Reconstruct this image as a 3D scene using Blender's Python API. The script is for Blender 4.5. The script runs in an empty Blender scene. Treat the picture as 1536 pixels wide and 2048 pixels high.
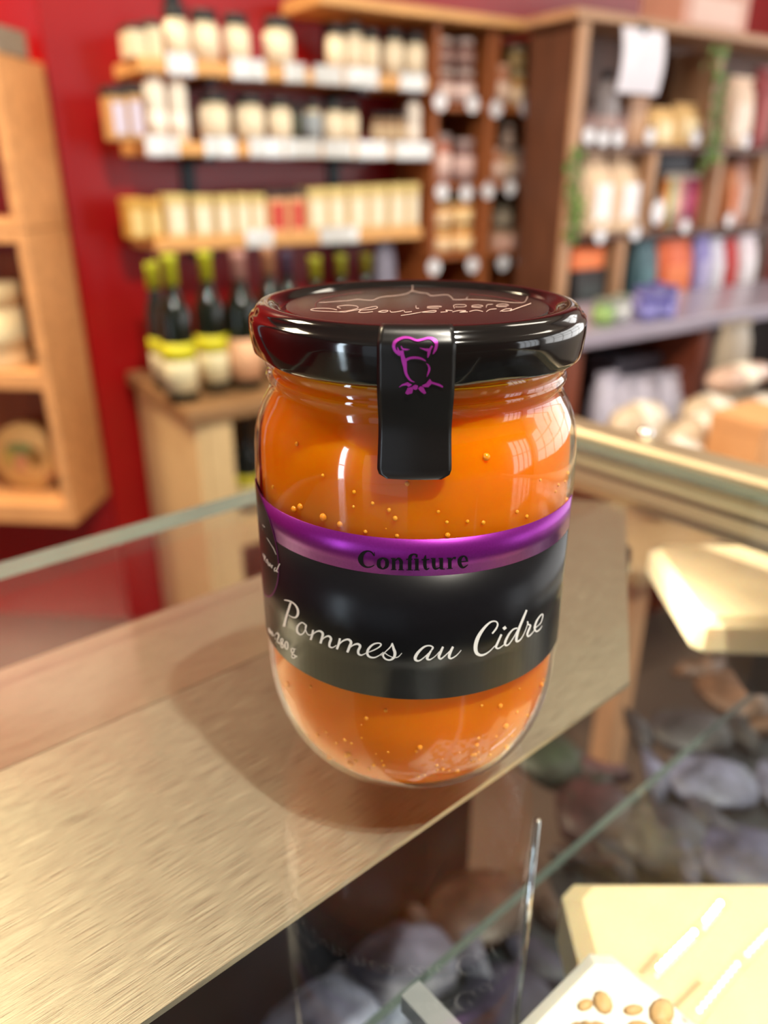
import bpy, bmesh, math, random
from mathutils import Vector, Matrix
random.seed(7)
SC = bpy.context.scene
COL = SC.collection
PI = math.pi

# ------------------------------------------------------------------ camera
FPX = 1550.0                     # focal length in pixels of the 1536 x 2048 frame
PITCH = math.atan((1024 - 347) / FPX)
S = 0.9
CAM = Vector((0, 0, 0.141 * S))  # z = 0 is the top of the counter glass
cd = bpy.data.cameras.new('camera')
cd.sensor_fit = 'VERTICAL'
cd.lens = 6.86
cd.sensor_height = 6.86 * 2048 / FPX
cd.sensor_width = cd.sensor_height * 0.75
cd.clip_start = 0.005
cd.dof.use_dof = True
cd.dof.focus_distance = 0.138
cd.dof.aperture_fstop = 6.86 / 2.7
cam = bpy.data.objects.new('camera', cd)
cam.location = CAM
cam.rotation_euler = (PI / 2 - PITCH, 0, 0)
COL.objects.link(cam)
SC.camera = cam

# ------------------------------------------------------------------ look
SC.view_settings.view_transform = 'Standard'
SC.view_settings.look = 'None'
SC.view_settings.gamma = 1.0
SC.view_settings.use_curve_mapping = False
SC.view_settings.exposure = -0.12
SC.cycles.use_denoising = True
SC.cycles.max_bounces = 12
SC.cycles.transparent_max_bounces = 24
SC.cycles.sample_clamp_indirect = 6.0
SC.cycles.caustics_refractive = True
SC.cycles.caustics_reflective = True

world = bpy.data.worlds.new('daylight')
SC.world = world
world.use_nodes = True
bg = world.node_tree.nodes['Background']
bg.inputs[0].default_value = (0.80, 0.88, 1.0, 1)
bg.inputs[1].default_value = 0.6

# wall frame: u runs along the back wall (to the right), v runs towards it
WA = math.radians(56.3)
WT = Vector((math.sin(WA), math.cos(WA), 0))
WN = Vector((-math.cos(WA), math.sin(WA), 0))
WROT = PI / 2 - WA
def wp(u, v, z): return WT * u + WN * v + Vector((0, 0, z))
# counter frame: a runs along the counter, b across it (away from the viewer)
CA = math.radians(49)
C1 = Vector((math.sin(CA), math.cos(CA), 0))
C2 = Vector((-math.cos(CA), math.sin(CA), 0))
CROT = PI / 2 - CA
def cp(a, b, z): return C1 * a + C2 * b + Vector((0, 0, z))

FLOOR, CEIL = -0.98, 1.72
V_BACK = 1.874

def area_light(name, loc, aim, w, h, power, col):
    l = bpy.data.lights.new(name, 'AREA')
    l.shape = 'RECTANGLE'; l.size = w; l.size_y = h; l.energy = power; l.color = col
    o = bpy.data.objects.new(name, l)
    o.location = loc
    o.rotation_euler = (Vector(aim) - Vector(loc)).to_track_quat('-Z', 'Y').to_euler()
    COL.objects.link(o)
    return o
# daylight entering by the shop windows (each fills a window opening built below)
area_light('daylight_right', wp(3.48, -0.55, 0.45), wp(0, -0.55, 0.45), 3.5, 1.7, 85, (1.0, 0.96, 0.92))
area_light('daylight_front', wp(2.5, -2.68, 0.45), wp(2.5, 0, 0.45), 1.4, 1.7, 30, (0.93, 0.96, 1.0))
area_light('daylight_side', (-2.66, -1.95, 0.28), (0, -1.95, 0.28), 0.46, 2.3, 75, (0.74, 0.88, 1.0))

# ------------------------------------------------------------------ pixel helpers
FW = Vector((0, math.cos(PITCH), -math.sin(PITCH)))
UP = Vector((0, math.sin(PITCH), math.cos(PITCH)))
def ray(x, y): return (FW * FPX + Vector((1, 0, 0)) * (x - 768) + UP * (1024 - y)).normalized()
def on_z(x, y, z):
    d = ray(x, y); return CAM + d * ((z - CAM.z) / d.z)
def on_v(x, y, v):              # hits the plane v, returns (u, z)
    d = ray(x, y); q = CAM + d * (v / d.dot(WN)); return q.dot(WT), q.z
def u_of(x, v, z):              # u of the pixel column x at a given v and z
    lo, hi = -3.0, 6.0
    for _ in range(50):
        m = (lo + hi) / 2
        d = wp(m, v, z) - CAM
        if 768 + FPX * d.x / d.dot(FW) < x: lo = m
        else: hi = m
    return (lo + hi) / 2

# ------------------------------------------------------------------ materials
def lin(c):
    return tuple(((x / 255) / 12.92 if x <= 10 else ((x / 255 + 0.055) / 1.055) ** 2.4) for x in c) + (1.0,)
MATS = {}
def mat(name, rgb, rough=0.5, metal=0.0, spec=0.5, noise=0.0, scale=20.0, stretch=(1, 1, 1), sss=0.0, sssr=(0.02, 0.01, 0.004),
        coat=0.0, trans=0.0, emit=None, estr=0.0, bump=0.0, rough_noise=0.0, ior=1.45):
    if name in MATS: return MATS[name]
    m = bpy.data.materials.new(name); m.use_nodes = True
    nt = m.node_tree; b = nt.nodes['Principled BSDF']
    col = lin(rgb)
    b.inputs['Base Color'].default_value = col
    b.inputs['Roughness'].default_value = rough
    b.inputs['Metallic'].default_value = metal
    b.inputs['Specular IOR Level'].default_value = spec
    b.inputs['IOR'].default_value = ior
    b.inputs['Coat Weight'].default_value = coat
    b.inputs['Transmission Weight'].default_value = trans
    if sss:
        b.inputs['Subsurface Weight'].default_value = sss
        b.inputs['Subsurface Radius'].default_value = sssr
        b.inputs['Subsurface Scale'].default_value = 1.0
    if emit:
        b.inputs['Emission Color'].default_value = lin(emit)
        b.inputs['Emission Strength'].default_value = estr
    if noise or bump or rough_noise:
        tc = nt.nodes.new('ShaderNodeTexCoord'); mp = nt.nodes.new('ShaderNodeMapping')
        mp.inputs['Scale'].default_value = stretch
        tx = nt.nodes.new('ShaderNodeTexNoise')
        tx.inputs['Scale'].default_value = scale; tx.inputs['Detail'].default_value = 5
        nt.links.new(tc.outputs['Object'], mp.inputs['Vector']); nt.links.new(mp.outputs['Vector'], tx.inputs['Vector'])
        if noise:
            cr = nt.nodes.new('ShaderNodeValToRGB')
            cr.color_ramp.elements[0].position = 0.3; cr.color_ramp.elements[1].position = 0.7
            cr.color_ramp.elements[0].color = tuple(c * (1 - noise) for c in col[:3]) + (1,)
            cr.color_ramp.elements[1].color = tuple(min(1, c * (1 + noise)) for c in col[:3]) + (1,)
            nt.links.new(tx.outputs['Fac'], cr.inputs['Fac']); nt.links.new(cr.outputs['Color'], b.inputs['Base Color'])
        if bump:
            bp = nt.nodes.new('ShaderNodeBump'); bp.inputs['Strength'].default_value = bump; bp.inputs['Distance'].default_value = 0.0005
            nt.links.new(tx.outputs['Fac'], bp.inputs['Height']); nt.links.new(bp.outputs['Normal'], b.inputs['Normal'])
        if rough_noise:
            mr = nt.nodes.new('ShaderNodeMapRange')
            mr.inputs['From Min'].default_value = 0.3; mr.inputs['From Max'].default_value = 0.7
            mr.inputs['To Min'].default_value = rough - rough_noise; mr.inputs['To Max'].default_value = rough + rough_noise
            nt.links.new(tx.outputs['Fac'], mr.inputs['Value']); nt.links.new(mr.outputs['Result'], b.inputs['Roughness'])
    MATS[name] = m
    return m

def thin_glass(name, tint=(1, 1, 1), f0=0.04, rough=0.0, gain=0.96):
    """clear sheet glass: what is not reflected by Schlick's law passes straight through"""
    m = bpy.data.materials.new(name); m.use_nodes = True
    nt = m.node_tree; nt.nodes.clear()
    N = nt.nodes.new; L = nt.links.new
    out = N('ShaderNodeOutputMaterial'); mix = N('ShaderNodeMixShader')
    tr = N('ShaderNodeBsdfTransparent'); gl = N('ShaderNodeBsdfGlossy'); g = N('ShaderNodeNewGeometry')
    tr.inputs[0].default_value = tint + (1,) if len(tint) == 3 else tint
    gl.inputs['Color'].default_value = (1, 1, 1, 1); gl.inputs['Roughness'].default_value = rough
    dot = N('ShaderNodeVectorMath'); dot.operation = 'DOT_PRODUCT'
    L(g.outputs['Incoming'], dot.inputs[0]); L(g.outputs['Normal'], dot.inputs[1])
    ab = N('ShaderNodeMath'); ab.operation = 'ABSOLUTE'; L(dot.outputs['Value'], ab.inputs[0])
    su = N('ShaderNodeMath'); su.operation = 'SUBTRACT'; su.inputs[0].default_value = 1.0; L(ab.outputs[0], su.inputs[1])
    pw = N('ShaderNodeMath'); pw.operation = 'POWER'; L(su.outputs[0], pw.inputs[0]); pw.inputs[1].default_value = 5.0
    ma = N('ShaderNodeMath'); ma.operation = 'MULTIPLY_ADD'; L(pw.outputs[0], ma.inputs[0]); ma.inputs[1].default_value = gain; ma.inputs[2].default_value = f0
    L(ma.outputs[0], mix.inputs[0]); L(tr.outputs[0], mix.inputs[1]); L(gl.outputs[0], mix.inputs[2]); L(mix.outputs[0], out.inputs[0])
    MATS[name] = m
    return m

RED = mat('red_paint', (150, 10, 14), 0.30, spec=0.5, noise=0.06, scale=6)
M_FLOOR = mat('floor_tiles', (84, 68, 58), 0.4, noise=0.15, scale=5)
M_CEIL = mat('ceiling_paint', (168, 150, 130), 0.8, noise=0.03)
M_WHITE = mat('white_paint', (235, 232, 226), 0.5, noise=0.03)
M_STEEL = mat('brushed_steel', (186, 176, 156), 0.37, 0.86, noise=0.18, scale=6000, stretch=(0.016, 1, 1), bump=0.22, rough_noise=0.12)
M_ALU = mat('brushed_aluminium', (205, 188, 156), 0.5, 1.0, noise=0.10, scale=200, stretch=(1, 0.05, 1))
M_DARKMETAL = mat('dark_metal', (40, 42, 44), 0.35, 0.6, noise=0.1)
M_CASE = mat('case_lining', (58, 60, 66), 0.35, 0.2, noise=0.25, scale=14)
M_GLASS = thin_glass('counter_glass', (0.965, 0.985, 0.975))
M_GLASS_EDGE = mat('glass_edge', (134, 152, 143), 0.15, trans=0.35, noise=0.1, scale=30)
M_JAR = thin_glass('jar_glass', (0.985, 0.99, 0.985), 0.05)
M_PANE = thin_glass('window_pane', (0.97, 0.98, 0.98))
M_WOODL = mat('pale_pine', (214, 154, 98), 0.45, noise=0.16, scale=9, stretch=(1, 6, 6), bump=0.1)
M_WOODS = mat('shelf_pine', (216, 160, 96), 0.45, noise=0.15, scale=8, stretch=(1, 7, 7))
M_WOODC = mat('crate_chestnut', (150, 84, 42), 0.5, noise=0.2, scale=9, stretch=(6, 6, 1))
M_WOODD = mat('dark_walnut', (92, 54, 36), 0.5, noise=0.22, scale=9, stretch=(6, 6, 1))
M_WOODT = mat('tan_board', (182, 138, 102), 0.5, noise=0.16, scale=9, stretch=(6, 6, 1))
M_WOODR = mat('red_brown_board', (112, 52, 30), 0.5, noise=0.18, scale=9, stretch=(6, 6, 1))
M_BEIGE = mat('cream_cabinet_paint', (214, 182, 132), 0.5, noise=0.05)
M_BROWNTOP = mat('brown_cabinet_top', (140, 104, 68), 0.45, noise=0.15, scale=8, stretch=(1, 6, 6))
M_GREYWOOD = mat('weathered_grey_wood', (142, 126, 106), 0.7, noise=0.25, scale=14, stretch=(1, 5, 5))

# ------------------------------------------------------------------ mesh helpers
class MB:
    def __init__(s): s.v = []; s.f = []; s.m = []; s.sm = []
    def add(s, vs, fs, mi=0, smooth=False):
        o = len(s.v); s.v += [tuple(p) for p in vs]
        for q in fs: s.f.append(tuple(i + o for i in q)); s.m.append(mi); s.sm.append(smooth)
        return s
    def box(s, x0, x1, y0, y1, z0, z1, mi=0, ch=0.0):
        if ch <= 0:
            vs = [(x, y, z) for x in (x0, x1) for y in (y0, y1) for z in (z0, z1)]
            return s.add(vs, [(0, 1, 3, 2), (4, 6, 7, 5), (0, 4, 5, 1), (2, 3, 7, 6), (0, 2, 6, 4), (1, 5, 7, 3)], mi)
        c = min(ch, (x1 - x0) * .49, (y1 - y0) * .49, (z1 - z0) * .49)
        pr = lambda d: [(x0 + d + c, y0 + d), (x1 - d - c, y0 + d), (x1 - d, y0 + d + c), (x1 - d, y1 - d - c), (x1 - d - c, y1 - d), (x0 + d + c, y1 - d), (x0 + d, y1 - d - c), (x0 + d, y0 + d + c)]
        L = [(pr(c), z0), (pr(0), z0 + c), (pr(0), z1 - c), (pr(c), z1)]
        vs = [(x, y, z) for ring, z in L for x, y in ring]
        fs = [tuple(range(7, -1, -1)), tuple(range(24, 32))]
        for k in range(3):
            for i in range(8): j = (i + 1) % 8; fs.append((k * 8 + i, k * 8 + j, k * 8 + 8 + j, k * 8 + 8 + i))
        return s.add(vs, fs, mi)
    def lathe(s, prof, n=28, mi=0, cx=0, cy=0, smooth=True, rfun=None):
        vs = []; fs = []; k = len(prof)
        for i in range(n):
            t = 2 * PI * i / n; c, sn = math.cos(t), math.sin(t)
            for j, (r, z) in enumerate(prof):
                rr = r if rfun is None else rfun(r, z, t, j)
                vs.append((cx + rr * c, cy + rr * sn, z))
        for i in range(n):
            a = i * k; b = ((i + 1) % n) * k
            for j in range(k - 1):
                if prof[j][0] < 1e-7: fs.append((a + j, b + j + 1, a + j + 1))
                elif prof[j + 1][0] < 1e-7: fs.append((a + j, b + j, a + j + 1))
                else: fs.append((a + j, b + j, b + j + 1, a + j + 1))
        return s.add(vs, fs, mi, smooth)
    def tube(s, pts, r, n=8, mi=0, smooth=True):
        vs = []; fs = []; pts = [Vector(p) for p in pts]
        for i, p in enumerate(pts):
            d = (pts[min(i + 1, len(pts) - 1)] - pts[max(i - 1, 0)]).normalized()
            a = d.orthogonal().normalized() if abs(d.z) > .9 else d.cross(Vector((0, 0, 1))).normalized()
            b = d.cross(a); rr = r[i] if isinstance(r, (list, tuple)) else r
            for k in range(n):
                t = 2 * PI * k / n; vs.append(p + a * (rr * math.cos(t)) + b * (rr * math.sin(t)))
        for i in range(len(pts) - 1):
            for k in range(n): j = (k + 1) % n; fs.append((i * n + k, i * n + j, i * n + n + j, i * n + n + k))
        fs.append(tuple(range(n - 1, -1, -1))); fs.append(tuple((len(pts) - 1) * n + k for k in range(n)))
        return s.add(vs, fs, mi, smooth)
    def prism(s, poly, z0, z1, mi=0):
        n = len(poly); vs = [(x, y, z0) for x, y in poly] + [(x, y, z1) for x, y in poly]
        fs = [tuple(range(n - 1, -1, -1)), tuple(range(n, 2 * n))] + [(i, (i + 1) % n, n + (i + 1) % n, n + i) for i in range(n)]
        return s.add(vs, fs, mi)
    def mesh(s, name, mats):
        me = bpy.data.meshes.new(name); me.from_pydata(s.v, [], s.f)
        for m in (mats if isinstance(mats, (list, tuple)) else [mats]): me.materials.append(m)
        me.polygons.foreach_set('material_index', s.m); me.polygons.foreach_set('use_smooth', s.sm)
        bm = bmesh.new(); bm.from_mesh(me); bmesh.ops.recalc_face_normals(bm, faces=bm.faces); bm.to_mesh(me); bm.free()
        me.update(); return me
    def build(s, name, mats, parent=None, loc=None, rotz=0.0):
        return obj(name, s.mesh(name, mats), parent, loc, rotz)

def obj(name, me, parent=None, loc=None, rotz=0.0):
    o = bpy.data.objects.new(name, me); COL.objects.link(o)
    if loc is not None: o.location = loc
    o.rotation_euler = (0, 0, rotz)
    if parent is not None: o.parent = parent
    return o
def tag(o, label=None, cat=None, group=None, kind=None):
    for k, v in (('label', label), ('category', cat), ('group', group), ('kind', kind)):
        if v: o[k] = v
    return o
def thing(name, label, cat, loc, rotz=0.0, group=None):
    o = bpy.data.objects.new(name, None); COL.objects.link(o)
    o.empty_display_size = 0.02; o.location = loc; o.rotation_euler = (0, 0, rotz)
    return tag(o, label, cat, group)
def sub_smooth(o, lv=1):
    m = o.modifiers.new('subdivision', 'SUBSURF'); m.levels = lv; m.render_levels = lv
    return o
CACHE = {}
def shared(key, name, fn, mats):
    if key not in CACHE:
        b = MB(); fn(b); CACHE[key] = b.mesh(name, mats)
    return CACHE[key]
ORD = ['first', 'second', 'third', 'fourth', 'fifth', 'sixth', 'seventh', 'eighth', 'ninth', 'tenth', 'eleventh', 'twelfth', 'thirteenth',
       'fourteenth', 'fifteenth', 'sixteenth', 'seventeenth', 'eighteenth', 'nineteenth', 'twentieth']

# ================================================================== the room
def structure(o): o['kind'] = 'structure'; return o
ux0 = u_of(150, V_BACK, 0.1)                   # where the back wall meets the wall with the hanging crates
GA = math.radians(5); GD = Vector((math.sin(GA), math.cos(GA), 0)); GH = Vector((math.cos(GA), -math.sin(GA), 0)); GROT = -GA
corner = wp(ux0, V_BACK, 0); G_WALL = corner.dot(GD); H_CORNER = corner.dot(GH)
def gp(h, g, z): return GH * h + GD * g + Vector((0, 0, z))

b = MB(); b.box(-4, 4.5, -4, 4.5, FLOOR - 0.05, FLOOR); structure(b.build('floor', M_FLOOR))
b = MB(); b.box(-4, 4.5, -4, 4.5, CEIL, CEIL + 0.05); structure(b.build('ceiling', M_CEIL))
b = MB(); b.box(ux0 - .02, 3.5, V_BACK, V_BACK + 0.1, FLOOR, CEIL); structure(b.build('wall_back', RED, rotz=WROT))
b = MB(); b.box(-2.2, H_CORNER, G_WALL, G_WALL + 0.1, FLOOR, CEIL); structure(b.build('wall_left', RED, rotz=GROT))
def wall_with_window(name, wname, rotz, loc, length, w0, w1, z0, z1, nx, nz, mw):
    """wall in its own local x-z plane with one opening, frame and mullions"""
    b = MB()
    b.box(-length / 2, w0, 0, 0.1, FLOOR, CEIL); b.box(w1, length / 2, 0, 0.1, FLOOR, CEIL)
    b.box(w0, w1, 0, 0.1, FLOOR, z0); b.box(w0, w1, 0, 0.1, z1, CEIL)
    structure(b.build(name, mw, None, loc, rotz))
    b = MB(); t = 0.05
    b.box(w0, w1, -.03, 0.04, z0, z0 + t); b.box(w0, w1, -.03, 0.04, z1 - t, z1)
    b.box(w0, w0 + t, -.03, 0.04, z0, z1); b.box(w1 - t, w1, -.03, 0.04, z0, z1)
    w = structure(b.build(wname, M_WHITE, None, loc, rotz))
    for i in range(nx):
        for k in range(nz):
            xa, xb = w0 + (w1 - w0) * i / nx, w0 + (w1 - w0) * (i + 1) / nx; za, zb = z0 + (z1 - z0) * k / nz, z0 + (z1 - z0) * (k + 1) / nz
            MB().add([(xa, .03, za), (xb, .03, za), (xb, .03, zb), (xa, .03, zb)], [(0, 1, 2, 3)]).build('window_pane', M_PANE, w)
    for i in range(1, nx):
        x = w0 + (w1 - w0) * i / nx; MB().box(x - .02, x + .02, -.025, .02, z0 + t, z1 - t).build('window_bar', M_WHITE, w)
    for i in range(1, nz):
        z = z0 + (z1 - z0) * i / nz; MB().box(w0 + t, w1 - t, -.022, .018, z - .02, z + .02).build('window_bar', M_WHITE, w)
# local +y points out of the room
wall_with_window('wall_right', 'window_1', WROT - PI / 2, wp(3.42, 0, 0), 5.3, -1.2, 2.3, -0.4, 1.3, 5, 3, M_WHITE)
wall_with_window('wall_front', 'window_2', WROT + PI, wp(0.6, -2.62, 0), 5.6, -2.6, -1.2, -0.4, 1.3, 4, 2, M_WOODD)
wall_with_window('wall_side', 'window_3', PI / 2, Vector((-2.6, -0.6, 0)), 5.6, -1.58, -1.12, -0.87, 1.43, 1, 2, RED)

# ceiling spot lamps: fixture and light together
def spot_lamp(x, y, power, r, label, aim, col=(1.0, 0.93, 0.80)):
    t = thing('ceiling_spot', label, 'lamp', (x, y, CEIL), 0, 'ceiling spot lamps')
    MB().lathe([(0, 0), (.05, 0), (.05, -.02), (.012, -.022), (.012, -.10), (0, -.10)], 24).build('mount', M_WHITE, t)
    MB().lathe([(.0, -.07), (.03, -.07), (.05, -.12), (.06, -.20), (.055, -.20), (.045, -.13), (0, -.12)], 24).build('shade', M_DARKMETAL, t)
    l = bpy.data.lights.new('spot_bulb', 'SPOT'); l.energy = power; l.color = col
    l.shadow_soft_size = r; l.spot_size = math.radians(110); l.spot_blend = 0.5
    o = bpy.data.objects.new('spot_bulb', l); COL.objects.link(o); o.parent = t; o.location = (0, 0, -.215)
    o.rotation_euler = (Vector(aim) - Vector((x, y, CEIL - .215))).to_track_quat('-Z', 'Y').to_euler()
spot_lamp(0.45, -0.36, 230, 0.022, 'dark shaded ceiling spot above the glass counter', (0.0, 0.2, 0))
spot_lamp(0.55, 1.05, 17, 0.03, 'dark shaded ceiling spot lighting the back shelves', (0.1, 1.9, 0))
spot_lamp(-0.6, 0.75, 24, 0.03, 'dark shaded ceiling spot lighting the hanging crates', (-0.7, 1.6, 0))

# flat warm ceiling panels, each a frame with a glowing area light under it
def ceiling_panel(x, y, w, d, rot, power, label, col=(1.0, 0.90, 0.74)):
    t = thing('ceiling_panel', label, 'lamp', (x, y, CEIL), rot, 'warm ceiling panels')
    MB().box(-w / 2 - .03, w / 2 + .03, -d / 2 - .03, d / 2 + .03, -.03, -.0005, ch=.004).build('frame', M_WHITE, t)
    MB().box(-w / 2, w / 2, -d / 2, d / 2, -.034, -.0302).build('diffuser', M_CEIL, t)
    l = bpy.data.lights.new('panel_light', 'AREA'); l.shape = 'RECTANGLE'; l.size = w; l.size_y = d; l.energy = power; l.color = col
    o = bpy.data.objects.new('panel_light', l); COL.objects.link(o); o.parent = t; o.location = (0, 0, -.036)
ceiling_panel(-1.50, 1.15, 0.7, 0.6, GROT, 78, 'warm ceiling panel above the corner of the red walls', (1.0, .83, .55))
ceiling_panel(0.02, -0.20, 0.7, 0.12, 0.0, 16, 'narrow warm ceiling panel right above the counter')
ceiling_panel(1.35, 1.15, 1.0, 0.35, WROT, 15, 'warm ceiling panel above the walnut shelving')

# ================================================================== the glass display counter
counter = thing('display_counter', 'glass topped display counter with a wide brushed steel ledge under the glass', 'counter', cp(0, 0, 0), CROT)
GB, GE = 0.275, 0.331            # far edge and right end of the glass
Z_ST = -0.012                    # level of the steel ledge
B_IN, A_FOLD = 0.0965, 0.180
# glass slab with greenish polished edges
b = MB()
x0, x1, y0, y1, z0, z1 = -0.55, GE, -0.75, GB, -0.0065, 0.0
vs = [(x, y, z) for x in (x0, x1) for y in (y0, y1) for z in (z0, z1)]
b.add(vs, [(0, 2, 6, 4), (1, 5, 7, 3)], 0); b.add(vs, [(0, 1, 3, 2), (4, 6, 7, 5), (0, 4, 5, 1), (2, 3, 7, 6)], 1)
b.build('glass_top', [M_GLASS, M_GLASS_EDGE], counter)
# steel ledge: flat band, right end cut at an angle
e1, e2 = on_z(1224, 1345, Z_ST), on_z(1253, 992, Z_ST)
ea, eb = e1.dot(C1), e2.dot(C1)
MB().prism([(-0.55, B_IN), (ea, B_IN), (eb, A_FOLD), (-0.55, A_FOLD)], Z_ST - 0.0015, Z_ST).build('steel_ledge', M_STEEL, counter)
MB().box(-0.55, ea - .03, B_IN + .02, B_IN + 0.03, Z_ST - 0.012, Z_ST - 0.0016).build('ledge_stiffener', M_DARKMETAL, counter)
# the ledge folds down towards the far side
b = MB(); k = 0.085; dz = 0.024
b.add([(-.55, A_FOLD + .0004, Z_ST), (eb, A_FOLD + .0004, Z_ST), (eb + .02, A_FOLD + k, Z_ST - dz), (-.55, A_FOLD + k, Z_ST - dz),
       (-.55, A_FOLD + .0004, Z_ST - .0015), (eb, A_FOLD + .0004, Z_ST - .0015), (eb + .02, A_FOLD + k, Z_ST - dz - .0015), (-.55, A_FOLD + k, Z_ST - dz - .0015)],
      [(0, 1, 2, 3), (7, 6, 5, 4), (0, 4, 5, 1), (1, 5, 6, 2), (2, 6, 7, 3), (3, 7, 4, 0)])
b.build('steel_flange', M_STEEL, counter)
MB().box(-0.55, 0.30, A_FOLD + .077, A_FOLD + .083, FLOOR, Z_ST - dz - .0025).build('rear_panel', M_DARKMETAL, counter)
MB().box(-0.55, 0.62, -0.75, A_FOLD + .049, -0.335, -0.325).build('case_floor', M_CASE, counter)
MB().box(-0.55, 0.62, -0.75, A_FOLD + .049, FLOOR, -0.336).build('counter_base', M_DARKMETAL, counter)
# end rail at the right: stepped aluminium profile with a dark groove
MB().box(0.296, 0.309, -0.75, GB, -0.012, -0.0075).build('end_plate', M_ALU, counter)
MB().box(0.3095, 0.315, -0.75, GB + .01, -0.012, -0.0085).build('groove', M_DARKMETAL, counter)
MB().box(0.3315, 0.352, -0.75, GB + .01, -0.030, 0.004, ch=.002).build('end_rail', M_ALU, counter)
MB().box(0.3155, 0.329, -0.75, GB, -0.012, -0.0075).build('inner_rail', M_ALU, counter)
MB().lathe([(0, .006), (.003, .0055), (.004, .003), (.0035, 0), (0, 0)], 20, cx=.3455, cy=.196).build('added_rail_glint', mat('chrome', (235, 235, 235), 0.08, 1.0), counter).location.z = .0035  # chrome stud added to make a small blurred glint on the rail
# inner glass shelf and its supports
def edge_glass(name, x0, x1, y0, y1, z0, z1):
    b = MB(); vs = [(x, y, z) for x in (x0, x1) for y in (y0, y1) for z in (z0, z1)]
    b.add(vs, [(0, 2, 6, 4), (1, 5, 7, 3)], 0); b.add(vs, [(0, 1, 3, 2), (4, 6, 7, 5), (0, 4, 5, 1), (2, 3, 7, 6)], 1)
    return b.build(name, [M_GLASS, M_GLASS_EDGE], counter)
q = on_z(810, 1976, -0.118); qa, qb = q.dot(C1), q.dot(C2)
edge_glass('glass_shelf', qa - .16, 0.60, qb - .34, qb, -0.124, -0.118)
q2 = on_z(740, 1905, -0.06)
MB().box(q2.dot(C1) - .003, q2.dot(C1) + .003, -0.4, B_IN - .004, -0.063, -0.057).build('shelf_rail', mat('pale_rail', (176, 178, 182), 0.3, 0.6, noise=.05), counter)
q2 = on_z(590, 1880, -0.10)
MB().box(q2.dot(C1) - .004, q2.dot(C1) + .004, -0.4, B_IN - .004, -0.104, -0.10).build('shelf_rail', mat('brass_rail', (170, 140, 100), 0.35, 0.7, noise=.05), counter)
q2 = on_z(1075, 1640, -0.02)
b = MB(); b.tube([(q2.dot(C1), q2.dot(C2), -.02), (q2.dot(C1), q2.dot(C2), -.117)], .0008, 8)
b.build('support_rod', mat('chrome', (235, 235, 235), 0.08, 1.0), counter)
# rows of small white leds on the shelf
M_LED = mat('led_glow', (255, 255, 255), 0.5, emit=(225, 236, 255), estr=7.0)
M_LEDW = mat('led_dim', (255, 255, 255), 0.5, emit=(214, 216, 255), estr=.7)
led_me = shared('led', 'led', lambda b: b.lathe([(0, .0012), (.0005, .001), (.0008, .0005), (.0008, 0), (0, 0)], 10), M_LED)
led_me2 = shared('led2', 'led', lambda b: b.lathe([(0, .0012), (.0005, .001), (.0008, .0005), (.0008, 0), (0, 0)], 10), M_LEDW)
for (p0, p1, nn, me) in (((1388, 1866), (1318, 1936), 9, led_me), ((1474, 1930), (1398, 2022), 10, led_me2), ((1440, 1808), (1412, 1842), 5, led_me), ((1536, 1866), (1494, 1910), 6, led_me2)):
    A_, B_ = on_z(*p0, -0.052), on_z(*p1, -0.052)
    strip = MB(); d = (B_ - A_); L = d.length
    st = strip.box(-.003, L + .003, -.002, .002, -.0012, 0).build('led_strip', M_PANE, counter)
    loc = Vector((A_.dot(C1), A_.dot(C2), A_.z)); st.location = loc
    st.rotation_euler = (0, 0, math.atan2(d.dot(C2), d.dot(C1)))
    for i in range(nn): obj('led', me, st, (L * i / (nn - 1), 0, 0))
# spot and housing added under the end plate to brighten the far nougat
q = cp(.272, .16, -.034)
MB().lathe([(0, .010), (.006, .010), (.007, 0), (.0055, 0), (.0045, .008), (0, .008)], 16, cx=.272, cy=.16).build('added_case_spot', M_DARKMETAL, counter).location.z = -.0305
l = bpy.data.lights.new('added_case_spot_bulb', 'SPOT'); l.energy = 0.75; l.color = (1, .93, .82); l.shadow_soft_size = .003; l.spot_size = math.radians(120); l.spot_blend = .6
lo = bpy.data.objects.new('added_case_spot_bulb', l); COL.objects.link(lo); lo.location = q
lo.rotation_euler = (on_z(1380, 1150, -.05) - q).to_track_quat('-Z', 'Y').to_euler()

# ================================================================== the jar of jam
AX, AY = 0.0072 * S, 0.0360 * 4.85 * S
def jz(z): return (z / 1000 + 0.141) * S          # profile heights were measured below the lens
def jr(r): return r / 1000 * S
jar = thing('jam_jar', 'glass jar of orange apple jam with black lid and purple banded black label', 'jar', (AX, AY, 0))
# outer glass profile, base to rim
body = [(0, jz(-140.2))]
body += [(jr(r), jz(z)) for r, z in ((14, -140.2), (19, -140.9), (21, -141))]
for i in range(1, 13):
    t = PI / 2 * i / 12
    body.append((jr(21 + 16.4 * math.sin(t)), jz(-112 - 29 * math.cos(t))))
body += [(jr(r), jz(z)) for r, z in ((37.5, -95), (37.5, -75), (37.5, -62), (37.3, -57), (36.9, -53), (36.0, -49.5), (34.7, -46.6), (33.6, -44.8), (33.0, -43.4), (32.9, -42.2),
                                     (33.4, -41.4), (33.7, -40.6), (33.4, -39.9), (33.0, -39.3), (33.1, -38.4), (33.9, -37.6), (34.0, -36.8), (33.4, -36), (33.0, -34), (33.0, -28.5))]
glass = MB().lathe(body, 96).build('glass_body', M_JAR, jar)
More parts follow.
